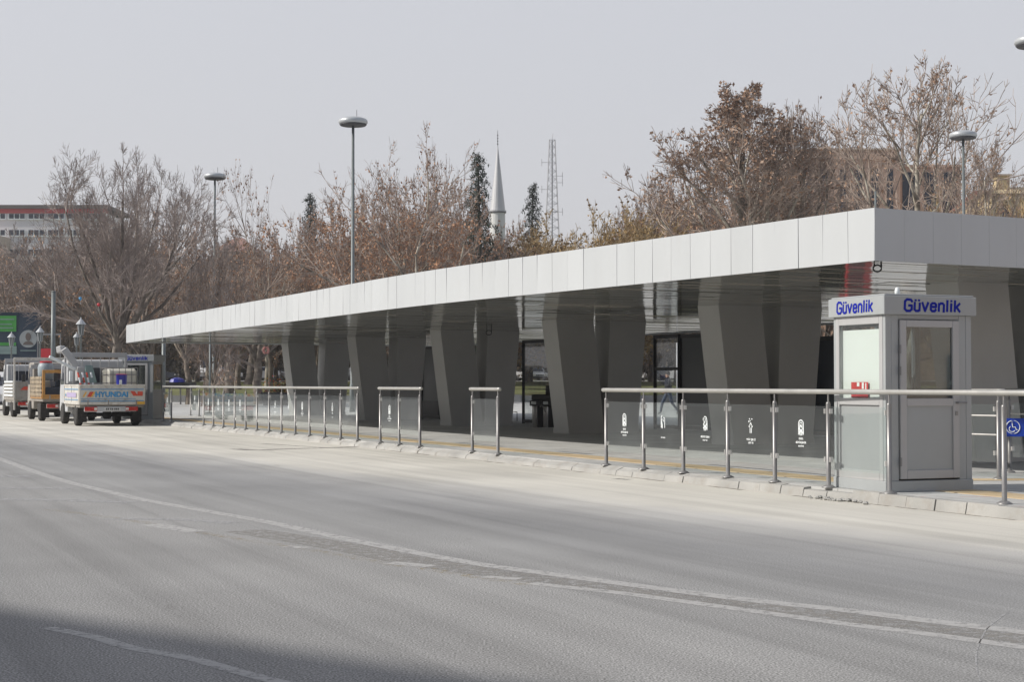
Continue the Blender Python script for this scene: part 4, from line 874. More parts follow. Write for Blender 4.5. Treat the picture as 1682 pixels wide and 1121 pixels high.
# ------------------------------------------------------------------ cars and vans
def van(label, loc, rz, m, H=2.4, L=5.2, W=2.0, cat='van', name='parked_van', group=None, car=False):
    """front points to local -y"""
    t = thing(name, label, cat, loc, rz, group); h = W / 2
    if car: prof = [(0, .35), (0.0, .68), (.12, .78), (1.05, .92), (1.75, 1.38), (3.1, 1.42), (3.8, .98), (L - .1, .95), (L, .5), (L, .3)]; H = 1.45
    else: prof = [(0, .35), (0, .85), (.25, 1.1), (.75, 1.25), (1.5, H - .25), (1.9, H), (L - .1, H), (L, H - .1), (L, .35)]
    mb = MB(); n = len(prof); secs = []
    for xs, sh in ((-h, .86), (-h * .86, 1), (h * .86, 1), (h, .86)):
        secs.append([(xs * (1 if z < 1.0 else (1 - .13 * (z - 1.0) / max(H - 1, .2))), y + (.06 if sh < 1 and y < .1 else 0), z) for y, z in prof])
    k0 = 0
    for s_ in secs: mb.v += s_
    for i in range(3):
        for j in range(n): a = i * n + j; b_ = i * n + (j + 1) % n; mb.face(a, b_, b_ + n, a + n)
    mb.face(*range(n - 1, -1, -1)); mb.face(*range(3 * n, 4 * n))
    body = mb.build('body', m, t, smooth=False)
    mb = MB(); k = .80 * h
    if car: mb.poly([(-k, 1.10, .965), (k, 1.10, .965), (k * .9, 1.70, 1.36), (-k * .9, 1.70, 1.36)])
    else: mb.poly([(-k, .79, 1.30), (k, .79, 1.30), (k * .92, 1.46, H - .29), (-k * .92, 1.46, H - .29)])
    for v_ in range(4): x_, y_, z_ = mb.v[v_]; mb.v[v_] = (x_, y_ - .02, z_ + .015)
    mb.prism([tuple(v_) for v_ in mb.v[:4]], (0, -.004, .003)); mb.build('windscreen', M['dark_glass'], t)
    for sx in (-1, 1):
        mb = MB(); xx = sx * h * .965
        if car: pts = [(xx, 1.5, 1.0), (xx * .95, 1.85, 1.33), (xx * .95, 3.0, 1.35), (xx, 3.4, 1.0)]
        else: pts = [(xx * 1.01, 1.3, 1.3), (xx * .92, 1.75, H - .4), (xx * .92, 2.5, H - .4), (xx * 1.01, 2.5, 1.3)]
        mb.prism(pts, (sx * .03, 0, 0)); mb.build('side_window', M['dark_glass'], t)
        mb = MB(); z_ = .62 if car else .78; mb.box(min(sx * h * .55, sx * h * .88), max(sx * h * .55, sx * h * .88), -.02, .04, z_ - .08, z_ + .08); mb.build('headlight', M['clear_lens'], t, bevel=.02)
        for y in (.95, L - 1.0):
            mb = MB(); x0 = -h - .0 if sx < 0 else h - .2; mb.lathe([(.2, 0), (.3, 0), (.32, .03), (.32, .17), (.3, .2), (.2, .2)], 18, (x0, y, .32), 'x'); mb.build('wheel', M['rubber'], t)
    mb = MB(); mb.box(-h * .5, h * .5, -.02, .01, .5 if car else .62, .62 if car else .8); mb.box(-h * .9, h * .9, -.05, .02, .28, .45); mb.build('grille', M['black'], t, bevel=.01)
    return t
p = gp(-6, 675, 0)
van('white van facing the camera at the left edge behind the trucks', (p.x - .3, p.y, 0), R(18), M['car_white'], H=2.0, L=4.6, W=1.85)
q = vp(345, 630, 150); van('white delivery van parked head on beyond the park trees', (q.x, 149.5, T(150)), R(9), M['car_white'], H=2.55)
for px, Y, m, lb, rz in ((390, 152, 'car_white', 'white car parked right of the white delivery van', 60), (480, 155, 'car_silver', 'silver car parked behind the flower planter and trunks', 85), (866, 150, 'car_white', 'white car seen through the gap right of the back pillar', 80), (887, 166, 'car_white', 'white van-like car seen above the ticket gate', 15), (1062, 150, 'car_white', 'white car parked beyond the lawn left of the walking person', 82), (1140, 156, 'car_dark', 'dark car parked beyond the panel in black frame', 85), (290, 156, 'car_dark', 'dark car parked beyond the blue covered bench', 88), (240, 158, 'car_silver', 'silver car parked behind the far security kiosk', 80), (632, 155, 'car_silver', 'silver car glimpsed between the second and third pillars', 86), (1170, 150, 'car_white', 'white car parked behind the fifth leaning pillar', 84)):
    q = vp(px, 630, Y); van(lb, (q.x, Y, T(Y)), R(rz), M[m], L=4.3, W=1.75, cat='car', name='parked_car', group='cars parked beyond the park lawn', car=True)

# ------------------------------------------------------------------ lamps
def disc_lamp(px, py, dpx, label, dia=1.3):
    Y = dia * F / dpx; c = vp(px, py, Y); g = T(Y) if Y > 108 else PZ
    t = thing('disc_street_lamp', label, 'street lamp', (c.x, Y, g), group='tall lamps with a flat round head'); H = c.z - g
    mb = MB(); mb.tube([(0, 0, 0), (0, 0, 1.2), (0, 0, 1.25), (0, 0, H - .05)], [.13, .12, .095, .06], 12); mb.build('pole', M['pole_green'], t, smooth=True)
    r = dia / 2
    mb = MB(); mb.lathe([(r * .9, -.04), (r, .03), (r * .99, .14), (r * .9, .20), (r * .6, .27), (.05, .30)], 36, (0, 0, H)); mb.build('head', M['lamp_grey'], t, smooth=True)
    mb = MB(); mb.lathe([(r * .3, -.12), (r * .86, -.10), (r * .94, -.045), (r * .9, -.035)], 36, (0, 0, H)); mb.build('lens_ring', M['lamp_dark'], t, smooth=True)
    mb = MB(); mb.tube([(r * .25, 0, H + .25), (r * .25, 0, H + .62)], .012, 6); mb.build('spike', M['lamp_dark'], t)
disc_lamp(580, 203, 48, 'tallest disc headed lamp rising in the open sky left of the centre tree')
disc_lamp(353, 292, 36, 'disc headed lamp with the smallest head beside the big bare tree')
disc_lamp(1582, 225, 45, 'disc headed lamp among the bare trees above the canopy right end')
disc_lamp(1698, 72, 62, 'disc headed lamp cut off by the right edge of the picture')
def lantern(px, top, H, label):
    Y = (H - 1.37) * F / (631 - top); c = vp(px, top, Y)
    t = thing('park_lantern', label, 'lantern', (c.x, Y, 0 if px < 60 else PZ), group='old style lanterns behind the trucks')
    mb = MB(); mb.lathe([(.10, 0), (.10, .3), (.05, .4), (.04, H - .85), (.06, H - .83), (.03, H - .74)], 10); mb.build('post', M['pole_green'], t, smooth=True)
    mb = MB(); mb.lathe([(.08, H - .72), (.14, H - .30), (.02, H - .29)], 6); mb.build('lantern_glass', M['pole_green'], t)
    mb = MB()
    for k in range(6): a = k * math.pi / 3; mb.tube([(.085 * math.cos(a), .085 * math.sin(a), H - .74), (.15 * math.cos(a), .15 * math.sin(a), H - .28)], .012, 4)
    mb.lathe([(.22, H - .30), (.17, H - .24), (.09, H - .14), (.03, H - .08), (.02, H - .03), (.01, H)], 12); mb.build('cap', M['lamp_grey'], t)
lantern(133, 526, 4.0, 'old style lantern tallest of them above the truck rack')
lantern(66, 540, 4.0, 'old style lantern in front of the billboard right end')
lantern(19, 545, 4.0, 'old style lantern in front of the green billboard panel')
lantern(126, 549, 4.1, 'old style lantern lower one just left of the tallest')
p = vp(88, 480, 78); t = thing('plain_pole', 'thick plain grey green pole standing behind the trucks', 'pole', (p.x, 78, 0))
mb = MB(); mb.tube([(0, 0, 0), (0, 0, p.z)], [.13, .105], 12); mb.lathe([(.115, p.z), (.09, p.z + .05)], 12); mb.build('shaft', M['pole_green'], t, smooth=True)
mb = MB(); mb.box(-.2, .2, -.2, .2, 0, .03); mb.build('base_plate', M['steel'], t)
p = vp(1438, 318, 80); t = thing('plain_pole', 'thin pale pole rising just behind the canopy corner', 'pole', (p.x, 80, PZ)); mb = MB(); mb.tube([(0, 0, 0), (0, 0, p.z)], [.08, .05], 10); mb.build('shaft', M['pole_green'], t, smooth=True)
mb = MB(); mb.box(-.2, .2, -.2, .2, 0, .03); mb.build('base_plate', M['steel'], t)
for px, Y, lb in ((269, 64, 'slim grey post standing at the far left end of the canopy'), (345, 68, 'thin post left of the white delivery van nose'), (1112, 75, 'pale post seen through the black framed door bay')):
    p = vp(px, 560, Y); t = thing('slim_post', lb, 'post', (p.x, Y, PZ)); mb = MB(); r = .08 if px == 269 else .04; mb.tube([(0, 0, 0), (0, 0, 3.2)], r, 10); mb.build('shaft', M['pole_green'] if px < 1000 else M['alu_light'], t, smooth=True)
    mb = MB(); mb.box(-.15, .15, -.15, .15, 0, .02); mb.build('base_plate', M['steel'], t)

t = thing('vending_machine', 'red vending machine in the sun behind the near kiosk, mirrored in the soffit', 'machine', (10.75, 49, PZ), R(8))
mb = MB(); mb.box(-.42, .42, 0, .7, .08, 1.9); mb.build('cabinet', M['red_plastic'], t, bevel=.02)
mb = MB(); mb.box(-.34, .16, -.02, -.001, .7, 1.7); mb.build('front_glass', M['dark_glass'], t)
mb = MB(); mb.box(-.4, .4, .03, .65, 0, .079); mb.build('base', M['black'], t)
# billboard
pb = vp(66, 515, 92); pl_ = vp(-40, 515, 92); zb = vp(30, 592, 92).z
t = thing('billboard', 'dark blue billboard with green panels and pale round picture', 'billboard', (pb.x, 92, 0), 0)
Wb = pb.x - pl_.x; H0, H1 = zb, pb.z
mb = MB(); mb.box(-Wb, 0, 0, .25, H0, H1); mb.box(-Wb - .02, .03, -.03, .28, H1, H1 + .06); mb.build('board', M['navy'], t)
f = lambda px: vp(px, 515, 92).x - pb.x; g_ = lambda py: vp(30, py, 92).z
mb = MB(); mb.box(f(-35), f(27), -.02, -.002, g_(545), g_(519)); mb.box(f(-35), f(27), -.02, -.002, g_(568), g_(563)); gpnl = mb.build('green_panel', M['green'], t)
mb = MB(); mb.box(f(-35), f(28), -.02, -.002, g_(582), g_(569)); mb.build('pale_panel', M['greygreen'], t)
mb = MB()
for yy, xx in ((525, 24), (533, 20), (539, 22)): mb.box(f(-30), f(xx), -.03, -.021, g_(yy + .8), g_(yy - .8))
mb.box(f(-30), f(18), -.03, -.021, g_(576), g_(574.5)); mb.build('text_lines', M['greygreen'], t)
mb = MB(); cc = Vector((f(47), 0, g_(557))); rr_ = 14.5 / F * 92
mb.prism([(cc.x + math.cos(a) * rr_, -.004, cc.z + math.sin(a) * rr_) for a in [k * math.pi / 14 for k in range(28)]], (0, -.03, 0)); disc = mb.build('picture_disc', M['pale_disc'], t)
mb = MB(); mb.prism([(cc.x + math.cos(a) * .16, -.036, cc.z + .12 + math.sin(a) * .24) for a in [k * math.pi / 8 for k in range(16)]], (0, -.01, 0)); mb.prism([(cc.x + math.cos(a) * .30, -.036, cc.z - .35 + math.sin(a) * .22) for a in [k * math.pi / 8 for k in range(9)]], (0, -.008, 0)); mb.build('portrait_shape', M['roof_grey'], disc)
mb = MB(); mb.box(f(34), f(60), -.03, -.002, g_(577), g_(575.5)); mb.build('caption_line', M['greygreen'], t)
mb = MB()
for x in (-.6, -Wb / 2, -Wb + .5): mb.box(x - .08, x + .08, .05, .2, 0, H0)
mb.build('legs', M['steel'], t)
t = thing('site_hoarding', 'dark low hoarding below the billboard at left edge', 'fence', (vp(20, 600, 95).x, 95, 0))
mb = MB()
for k in range(9): mb.box(-3 - k * 1.0, -2.03 - k * 1.0, 0, .04, .05, 2.4)
mb.build('boards', M['navy'], t)
t = thing('red_sign', 'small red sign board on posts behind the barrel', 'sign', (vp(79, 580, 84).x, 84, 0))
mb = MB(); mb.box(-.42, .38, 0, .04, 2.65, 3.25); mb.build('board', M['red_plastic'], t)
mb = MB(); mb.box(-.6, -.54, .05, .1, 0, 4.0); mb.box(.6, .66, .05, .1, 0, 4.0); mb.box(-.6, .66, .04, .1, 3.95, 4.05); mb.box(-.6, .66, .05, .09, 2.55, 2.62); mb.build('posts', M['steel'], t)

# ------------------------------------------------------------------ distant buildings
def bpx(px, py, Y): p = vp(px, py, Y); return p.x, p.z
# left office building, 250 m
Y = 250; x0, zt = bpx(-60, 336, Y); x1, _ = bpx(175, 344, Y)
t = thing('office_building', 'long pale office block with red band under a dark roof at left', 'building', (x0, Y, 0))
L_ = x1 - x0; mb = MB(); mb.box(0, L_, 0, 14, 0, zt - 1.4); mb.build('wall', M['plaster_white'], t)
zz = lambda py: vp(0, py, Y).z
mb = MB(); mb.box(-.4, L_ + .4, -.4, 14.4, zz(343), zz(337)); mb.hexa((-.4, -.4, zz(337)), (L_ + .4, -.4, zz(337) - .0), (L_ + .4, 14.4, zz(337)), (-.4, 14.4, zz(337)), (1, 2, zz(334.5)), (L_ - 1, 2, zz(334.5)), (L_ - 1, 12, zz(334.5)), (1, 12, zz(334.5))); mb.build('roof', M['roof_grey'], t)
mb = MB(); mb.box(-.15, L_ + .15, -.15, 0, zz(350.5), zz(343.2)); mb.build('red_band', M['red_band'], t)
for top, bot in ((351.5, 359.5), (378, 387), (410, 420), (440, 450)):
    x = 1.0
    while x < L_ - 3:
        mb = MB(); wd = 2.6; mb.box(x, x + wd, -.06, .05, zz(bot), zz(top)); wdw = mb.build('window', M['dark_glass'], t)
        mb = MB()
        for fx in (0, .34, .67, 1): mb.box(x + fx * wd - .06, x + fx * wd + .06, -.14, -.061, zz(bot), zz(top))
        mb.box(x - .1, x + wd + .1, -.2, -.061, zz(bot) - .18, zz(bot)); mb.build('frame', M['sticker_white'], wdw); x += wd + (.5 if int(x) % 3 else 1.6)
mb = MB(); mb.box(3, 7.5, -6, 0, 0, zz(392)); mb.build('annex', M['plaster_beige'], t)
t.location.x = x0
# pink building
Y = 205; x0, zt = bpx(352, 386, Y); x1, _ = bpx(415, 386, Y)
t = thing('terracotta_house', 'terracotta roofed house half hidden behind trees below the second lamp', 'house', (x0, Y, 0)); L_ = x1 - x0
mb = MB(); mb.box(0, L_, 0, 9, 0, zt - 2.2); mb.build('wall', M['plaster_beige'], t)
mb = MB(); mb.hexa((-.4, -.4, zt - 2.2), (L_ + .4, -.4, zt - 2.2), (L_ + .4, 9.4, zt - 2.2), (-.4, 9.4, zt - 2.2), (2, 4, zt), (L_ - 2, 4, zt), (L_ - 2, 5, zt), (2, 5, zt)); mb.build('roof', M['terracotta'], t)
for fl in range(3):
    for k in range(4): mb = MB(); mb.box((.4 + k * 1.2), (1.1 + k * 1.2), -.05, .05, zt - 5 - fl * 3, zt - 3.4 - fl * 3); mb.build('window', M['dark_glass'], t)
# brown stone building right
Y = 165
t = thing('stone_building', 'brown stone building with tall dark windows behind the right hand trees', 'building', (vp(1310, 300, Y).x, Y, 0), 0); X0 = vp(1310, 300, Y).x
def xr(px): return vp(px, 300, Y).x - X0
def zr(py): return vp(1400, py, Y).z
mb = MB(); mb.box(0, xr(1478), 0, 12, 0, zr(247)); mb.box(xr(1320), xr(1470), -.25, 0, zr(262), zr(252)); wall_ = mb.build('wall', M['stone_brown'], t)
mb = MB(); mb.box(xr(1478), xr(1583), 1.5, 11, 0, zr(272)); mb.box(xr(1478), xr(1586), 1.2, 11.2, zr(272), zr(268)); mb.build('side_wing', M['stone_brown'], t)
mb = MB(); mb.box(-.3, xr(1480), -.3, 12.3, zr(247), zr(244)); mb.build('parapet', M['plaster_beige'], t)
for a_, b_ in ((1318, 1336), (1345, 1363), (1376, 1392), (1402, 1419), (1428, 1446), (1453, 1470)):
    mb = MB(); mb.box(xr(a_) + .2, xr(b_) - .2, -.08, .05, zr(420), zr(278)); w_ = mb.build('window', M['dark_glass'], t)
    mb = MB()
    for z_ in range(4): zc = zr(300 + z_ * 28); mb.box(xr(a_) + .2, xr(b_) - .2, -.12, -.081, zc, zc + .15)
    mb.build('transom', M['stone_brown'], w_)
for a_, b_ in ((1488, 1512), (1524, 1545), (1555, 1578)):
    mb = MB(); mb.box(xr(a_), xr(b_), 1.4, 1.55, zr(420), zr(280)); mb.build('window', M['dark_glass'], t)
# cream house far right
Y = 150; X0 = vp(1628, 300, Y).x
t = thing('cream_house', 'cream house with a chimney at the far right behind bare shrubs', 'house', (X0, Y, 0)); L_ = vp(1760, 300, Y).x - X0
mb = MB(); mb.box(0, L_, 0, 8, 0, zr(0) * 0 + vp(0, 318, Y).z); mb.build('wall', M['plaster_cream'], t)
zc = vp(0, 318, Y).z; z2 = vp(0, 300, Y).z
mb = MB(); mb.hexa((-.3, -.3, zc), (L_ + .3, -.3, zc), (L_ + .3, 8.3, zc), (-.3, 8.3, zc), (1.5, 3.5, z2), (L_ - 1, 3.5, z2), (L_ - 1, 4.5, z2), (1.5, 4.5, z2)); mb.build('roof', M['plaster_cream'], t)
mb = MB(); xa = vp(1648, 300, Y).x - X0; mb.box(xa, xa + 1.25, 2, 3.2, zc, vp(0, 284, Y).z); ch = mb.build('chimney', M['plaster_cream'], t); mb = MB(); mb.box(xa - .15, xa + 1.4, 1.85, 3.35, vp(0, 284, Y).z, vp(0, 281.5, Y).z); mb.build('chimney_cap', M['plaster_beige'], ch)
for k in range(3): mb = MB(); mb.box(1 + k * 2.4, 2.1 + k * 2.4, -.05, .04, zc - 3, zc - 1.3); mb.build('window', M['dark_glass'], t)
t = thing('red_roofed_house', 'house with dull red tiled roof left of the cream house', 'house', (vp(1600, 330, 158).x, 158, 0)); L_ = 4.5
za = vp(0, 335, 158).z; zb_ = vp(0, 306, 158).z; mb = MB(); mb.box(0, L_, 0, 8, 0, za); mb.build('wall', M['plaster_cream'], t)
mb = MB(); mb.hexa((-.3, -.3, za), (L_ + .3, -.3, za), (L_ + .3, 8.3, za), (-.3, 8.3, za), (1.2, 3.5, zb_), (L_ - .5, 3.5, zb_), (L_ - .5, 4.5, zb_), (1.2, 4.5, zb_)); mb.build('roof', M['red_roof'], t)
mb = MB(); mb.box(1.5, 2.6, -.05, .04, za - 2.6, za - 1.2); mb.build('window', M['dark_glass'], t)
# minaret
Y = 300; c = vp(817.5, 346, Y); sc = Y / F
t = thing('minaret', 'white minaret with tall pale grey cone and thin finial', 'minaret', (c.x, Y, 0)); zg = c.z; tip = vp(815, 240, Y).z
mb = MB(); mb.lathe([(1.45, 0), (1.42, zg - 14), (1.42, zg - .3)], 20); mb.build('shaft', M['minaret'], t, smooth=False)
mb = MB(); mb.lathe([(1.44, zg - 14.6), (2.2, zg - 13.4), (2.25, zg - 12.3), (1.43, zg - 12.2)], 20); mb.build('balcony', M['minaret'], t)
mb = MB(); mb.lathe([(1.62, zg - .25), (1.64, zg), (1.44, zg + .05), (.06, tip)], 20); mb.build('cone', M['lead_grey'], t)
mb = MB(); mb.lathe([(1.58, zg - .5), (1.66, zg - .45), (1.66, zg - .26), (1.58, zg - .24)], 20); mb.build('ring', M['lamp_dark'], t)
ft = vp(815, 214, Y).z; pr = [(.05, tip)]
for k in range(4): z_ = tip + .4 + k * .55; pr += [(.05, z_ - .15), (.17, z_), (.05, z_ + .15)]
pr += [(.04, ft)]; mb = MB(); mb.lathe(pr, 8); mb.build('finial', M['lamp_dark'], t)
# mast
Y = 350; c = vp(907, 400, Y); zt_ = vp(907, 230, Y).z; t = thing('lattice_mast', 'tall steel lattice radio mast behind the trees at centre', 'mast', (c.x, Y, 0))
def hw(z): return .62 + (zt_ - z) * .040
mb = MB(); z = 0; lv = []
while z < zt_: lv.append(z); z += 1.8
lv.append(zt_)
for sx, sy in ((-1, -1), (1, -1), (1, 1), (-1, 1)): mb.tube([(sx * hw(z) , sy * hw(z), z) for z in lv], .10, 4)
mb.build('legs', M['mast'], t)
mb = MB()
for a, b in zip(lv, lv[1:]):
    ca = [(sx * hw(a), sy * hw(a), a) for sx, sy in ((-1, -1), (1, -1), (1, 1), (-1, 1))]; cb_ = [(sx * hw(b), sy * hw(b), b) for sx, sy in ((-1, -1), (1, -1), (1, 1), (-1, 1))]
    for i in range(4): j = (i + 1) % 4; mb.bar(ca[i], cb_[j], .07, .07); mb.bar(cb_[i], cb_[j], .07, .07)
mb.build('bracing', M['mast'], t)
mb = MB(); mb.tube([(0, 0, zt_), (.2, 0, zt_ + 1.5)], .04, 4); mb.tube([(0, 0, 0), (0, 0, zt_)], .16, 5)
for z_, s_ in ((zt_ - 8, 1), (zt_ - 9.5, 1), (zt_ - 11, -1), (zt_ - 5, -1), (zt_ - 16, 1)): mb.tube([(0, 0, z_), (s_ * 2.4, 0, z_)], .05, 4); mb.tube([(s_ * 2.3, 0, z_ - .8), (s_ * 2.3, 0, z_ + .8)], .06, 4)
mb.build('antennas', M['mast'], t)

# buildings beside and behind the camera: one throws the foreground shadow, one shows in the kiosk glass
def facade(name, label, cat, A, B, depth, H, m, sgn=1):
    A = Vector((A[0], A[1], 0)); B = Vector((B[0], B[1], 0)); d = (B - A).normalized(); n = Vector((-d.y, d.x, 0)) * sgn
    t = thing(name, label, cat, (A.x, A.y, 0), math.atan2(d.y, d.x)); L = (B - A).length
    y0, y1 = (0, depth) if sgn > 0 else (-depth, 0); yf = 0
    mb = MB(); mb.box(0, L, y0, y1, 0, H); mb.build('wall', m, t)
    mb = MB(); mb.box(-.2, L + .2, y0 - .2, y1 + .2, H, H + .35); mb.build('roof', M['roof_grey'], t)
    fl = int(H // 3)
    for f_ in range(fl):
        k = 1.0
        while k < L - 2: 
            mb = MB(); e = (-.04, .02) if sgn > 0 else (-.02, .04); mb.box(k, k + 1.3, e[0], e[1], .9 + f_ * 3, 2.3 + f_ * 3); mb.build('window', M['dark_glass'], t); k += 3
    return t
facade('apartment_block', 'beige apartment block on the camera side casting the foreground shadow', 'building', (-26.6, 12.6), (-3.5, -5.1), 10, 11.45, M['plaster_beige'], -1)
facade('shop_building', 'low beige shop building mirrored in the near kiosk door', 'building', (34, 22), (34, -22), 10, 8.5, M['plaster_beige'], 1)

# ------------------------------------------------------------------ trees
def nrm(v): return v.normalized()
def make_tree(name, seed, H=15, fork=.25, n1=7, ang=(15, 50), l1=.62, counts=(9, 7, 6), ratio=(.50, .50, .5), leaves=0, leafsize=.16, trop=.12, r0=.3, jit=.18, mats=('bark_dark', 'twig_grey', 'leaf_brown'), leader=False, leaf_low=0, minr=.013, lastlen=1.0):
    rr = random.Random(seed); tb = MB(); cb = MB()
    def tube(mb, pts, rad, n):
        k0 = len(mb.v); m = len(pts)
        for i, p in enumerate(pts):
            d = pts[min(i + 1, m - 1)] - pts[max(i - 1, 0)]; d.normalize()
            ref = Vector((0, 0, 1)) if abs(d.z) < .9 else Vector((1, 0, 0)); a = d.cross(ref); a.normalize(); b = a.cross(d)
            for j in range(n): t = 6.2832 * j / n; q = p + (a * math.cos(t) + b * math.sin(t)) * rad[i]; mb.v.append((q.x, q.y, q.z))
        for i in range(m - 1):
            for j in range(n): a_ = k0 + i * n + j; b_ = k0 + i * n + (j + 1) % n; mb.f.append((a_, b_, b_ + n, a_ + n)); mb.mi.append(mb.cur)
    def leaf(p):
        s = leafsize * rr.uniform(.6, 1.3); a = Vector((rr.gauss(0, 1), rr.gauss(0, 1), rr.gauss(0, .7))); a.normalize(); b = a.cross(Vector((rr.gauss(0, 1), rr.gauss(0, 1), rr.gauss(0, 1)))); b.normalize()
        p = p + Vector((rr.gauss(0, .07), rr.gauss(0, .07), -abs(rr.gauss(0, .08)))); k = len(cb.v)
        for q in (p - a * s * .5, p + b * s * .32, p + a * s * .5, p - b * s * .32): cb.v.append((q.x, q.y, q.z))
        cb.f.append((k, k + 1, k + 2, k + 3)); cb.mi.append(1)
    maxl = len(counts) + 1
    def grow(p, d, L, r, lev):
        ns = (5, 4, 3, 2, 2, 1)[min(lev, 5)]; pts = [p]; rad = [r]; q = p; dd = d
        for i in range(ns):
            dd = nrm(dd + Vector((rr.gauss(0, jit), rr.gauss(0, jit), rr.gauss(0, jit) + trop)) * (1.0 if lev else .35)); q = q + dd * (L / ns); pts.append(q)
            rad.append(max(minr * .6, r * (1 - .62 * (i + 1) / ns)))
        if lev <= 1: tb.cur = 0; tube(tb, pts, rad, 7 if lev == 0 else 5)
        else: cb.cur = 0; tube(cb, pts, rad, 4 if lev == 2 else 3)
        if lev >= maxl:
            for k in range(int(leaves) + (1 if rr.random() < leaves % 1 else 0)):
                if leaf_low and q.z > H * leaf_low and rr.random() < .75: continue
                leaf(pts[0].lerp(pts[-1], rr.random()))
            return
        nc = counts[lev - 1]
        for c in range(nc):
            t = rr.uniform(.22, 1) if c else 1.0; f = t * ns; i = min(int(f), ns - 1); bp = pts[i].lerp(pts[i + 1], f - i); br = rad[i] * (1 - f + i) + rad[i + 1] * (f - i)
            ax = pts[i + 1] - pts[i]; ax.normalize(); an = R(rr.uniform(22, 58)) if c else R(rr.uniform(3, 20)); az = rr.uniform(0, 6.283)
            o = ax.cross(Vector((0, 0, 1)) if abs(ax.z) < .9 else Vector((1, 0, 0))); o.normalize(); o2 = ax.cross(o); dr = ax * math.cos(an) + (o * math.cos(az) + o2 * math.sin(az)) * math.sin(an)
            LL = L * ratio[lev - 1] * rr.uniform(.65, 1.25) * (1.15 - .45 * t) * (lastlen if lev == maxl - 1 else 1)
            grow(bp, dr, LL, max(minr, br * .62), lev + 1)
    # trunk
    th = H * fork; pts = [Vector((0, 0, -.2))]; q = pts[0].copy()
    top = H * (.75 if leader else fork); ns = 7 if leader else 4; rad = [r0 * 1.25]
    for i in range(ns): q = q + Vector((rr.gauss(0, .02 * top), rr.gauss(0, .02 * top), top / ns)); pts.append(q.copy()); rad.append(r0 * (1 - (.8 if leader else .25) * (i + 1) / ns))
    tube(tb, pts, rad, 9)
    for k in range(n1):
        az = k * 2.4 + rr.uniform(-.4, .4)
        if leader: t = (k + .6) / n1; t = fork / .75 + t * (1 - fork / .75); f = t * ns; i = min(int(f), ns - 1); bp = pts[i].lerp(pts[i + 1], f - i); br = rad[i] * .55; tt = (k + .6) / n1; LL = H * l1 * (1.22 - .98 * tt ** .8); an = R(rr.uniform(*ang))
        else: bp = pts[-1] - Vector((0, 0, rr.uniform(0, .18) * top)); br = r0 * rr.uniform(.35, .55); LL = H * l1 * rr.uniform(.8, 1.05); an = R(ang[0] + (ang[1] - ang[0]) * (k / (n1 - 1)) ** .8); LL *= (1.0 if an < R(35) else .88)
        grow(bp, Vector((math.cos(az) * math.sin(an), math.sin(az) * math.sin(an), math.cos(an))), LL, br, 1)
    mt = [bpy.data.meshes.new('trunk'), bpy.data.meshes.new('crown')]
    mt[0].from_pydata(tb.v, [], tb.f); mt[0].materials.append(M[mats[0]]); mt[0].polygons.foreach_set('use_smooth', [True] * len(mt[0].polygons))
    mt[1].from_pydata(cb.v, [], cb.f); mt[1].materials.append(M[mats[1]]); mt[1].materials.append(M[mats[2]]); mt[1].polygons.foreach_set('material_index', cb.mi)
    zs = sorted(v[2] for v in cb.v); xs = sorted(abs(v[0]) for v in cb.v)
    return mt, zs[int(len(zs) * .995)], xs[int(len(xs) * .975)] * 2
PT = {}
PT['vase'] = make_tree('vase', 8, 15, .27, 12, (16, 66), .60, (8, 8, 7, 3), (.48, .50, .5, .75), 0, trop=.13, r0=.34, mats=('bark_dark', 'twig_grey', 'leaf_brown'), minr=.012, jit=.10)
PT['plane'] = make_tree('plane', 11, 15, .28, 6, (8, 48), .66, (7, 6, 5), (.46, .5, .55), .8, .24, .09, .28, .17, ('bark_plane', 'twig_grey', 'leaf_rust'), minr=.016)
PT['plane_b'] = make_tree('plane_b', 12, 15, .28, 7, (8, 55), .62, (8, 6, 5), (.46, .5, .5), 2.6, .19, .08, .28, .18, ('bark_plane', 'twig_brown', 'leaf_rust'), leaf_low=.72, minr=.015)
PT['tall'] = make_tree('tall', 23, 16, .2, 24, (22, 48), .31, (8, 8, 5), (.50, .55, .5), .6, .17, .12, .26, .15, ('bark_plane', 'twig_brown', 'leaf_brown'), leader=True, minr=.014)
PT['bare'] = make_tree('bare', 31, 16, .2, 15, (20, 46), .40, (7, 6, 4), (.52, .55, .55), .32, .17, .14, .26, .14, ('bark_plane', 'twig_brown', 'leaf_brown'), leader=True, minr=.016)
PT['mass_a'] = make_tree('mass_a', 41, 12, .14, 12, (8, 80), .58, (9, 8, 6), (.5, .52, .5), 1.5, .17, .07, .25, .2, ('bark_grey', 'twig_brown', 'leaf_rust'), minr=.02)
PT['mass_b'] = make_tree('mass_b', 42, 12, .12, 13, (8, 80), .58, (9, 8, 7), (.5, .52, .5), .35, .22, .08, .25, .18, ('bark_grey', 'twig_grey', 'leaf_brown'), minr=.02)
PT['mass_c'] = make_tree('mass_c', 43, 12, .12, 12, (8, 75), .56, (9, 8, 5), (.5, .5, .5), .9, .22, .14, .25, .14, ('bark_grey', 'twig_ochre', 'leaf_ochre'), minr=.02)
PT['park'] = make_tree('park', 55, 14, .30, 7, (10, 55), .60, (7, 6, 5), (.46, .5, .5), .6, .2, .09, .38, .17, ('bark_dark', 'twig_brown', 'leaf_rust'), minr=.016)
PT['park_b'] = make_tree('park_b', 56, 14, .34, 7, (10, 50), .58, (7, 6, 5), (.46, .5, .5), .9, .2, .09, .34, .17, ('bark_grey', 'twig_brown', 'leaf_rust'), minr=.016)
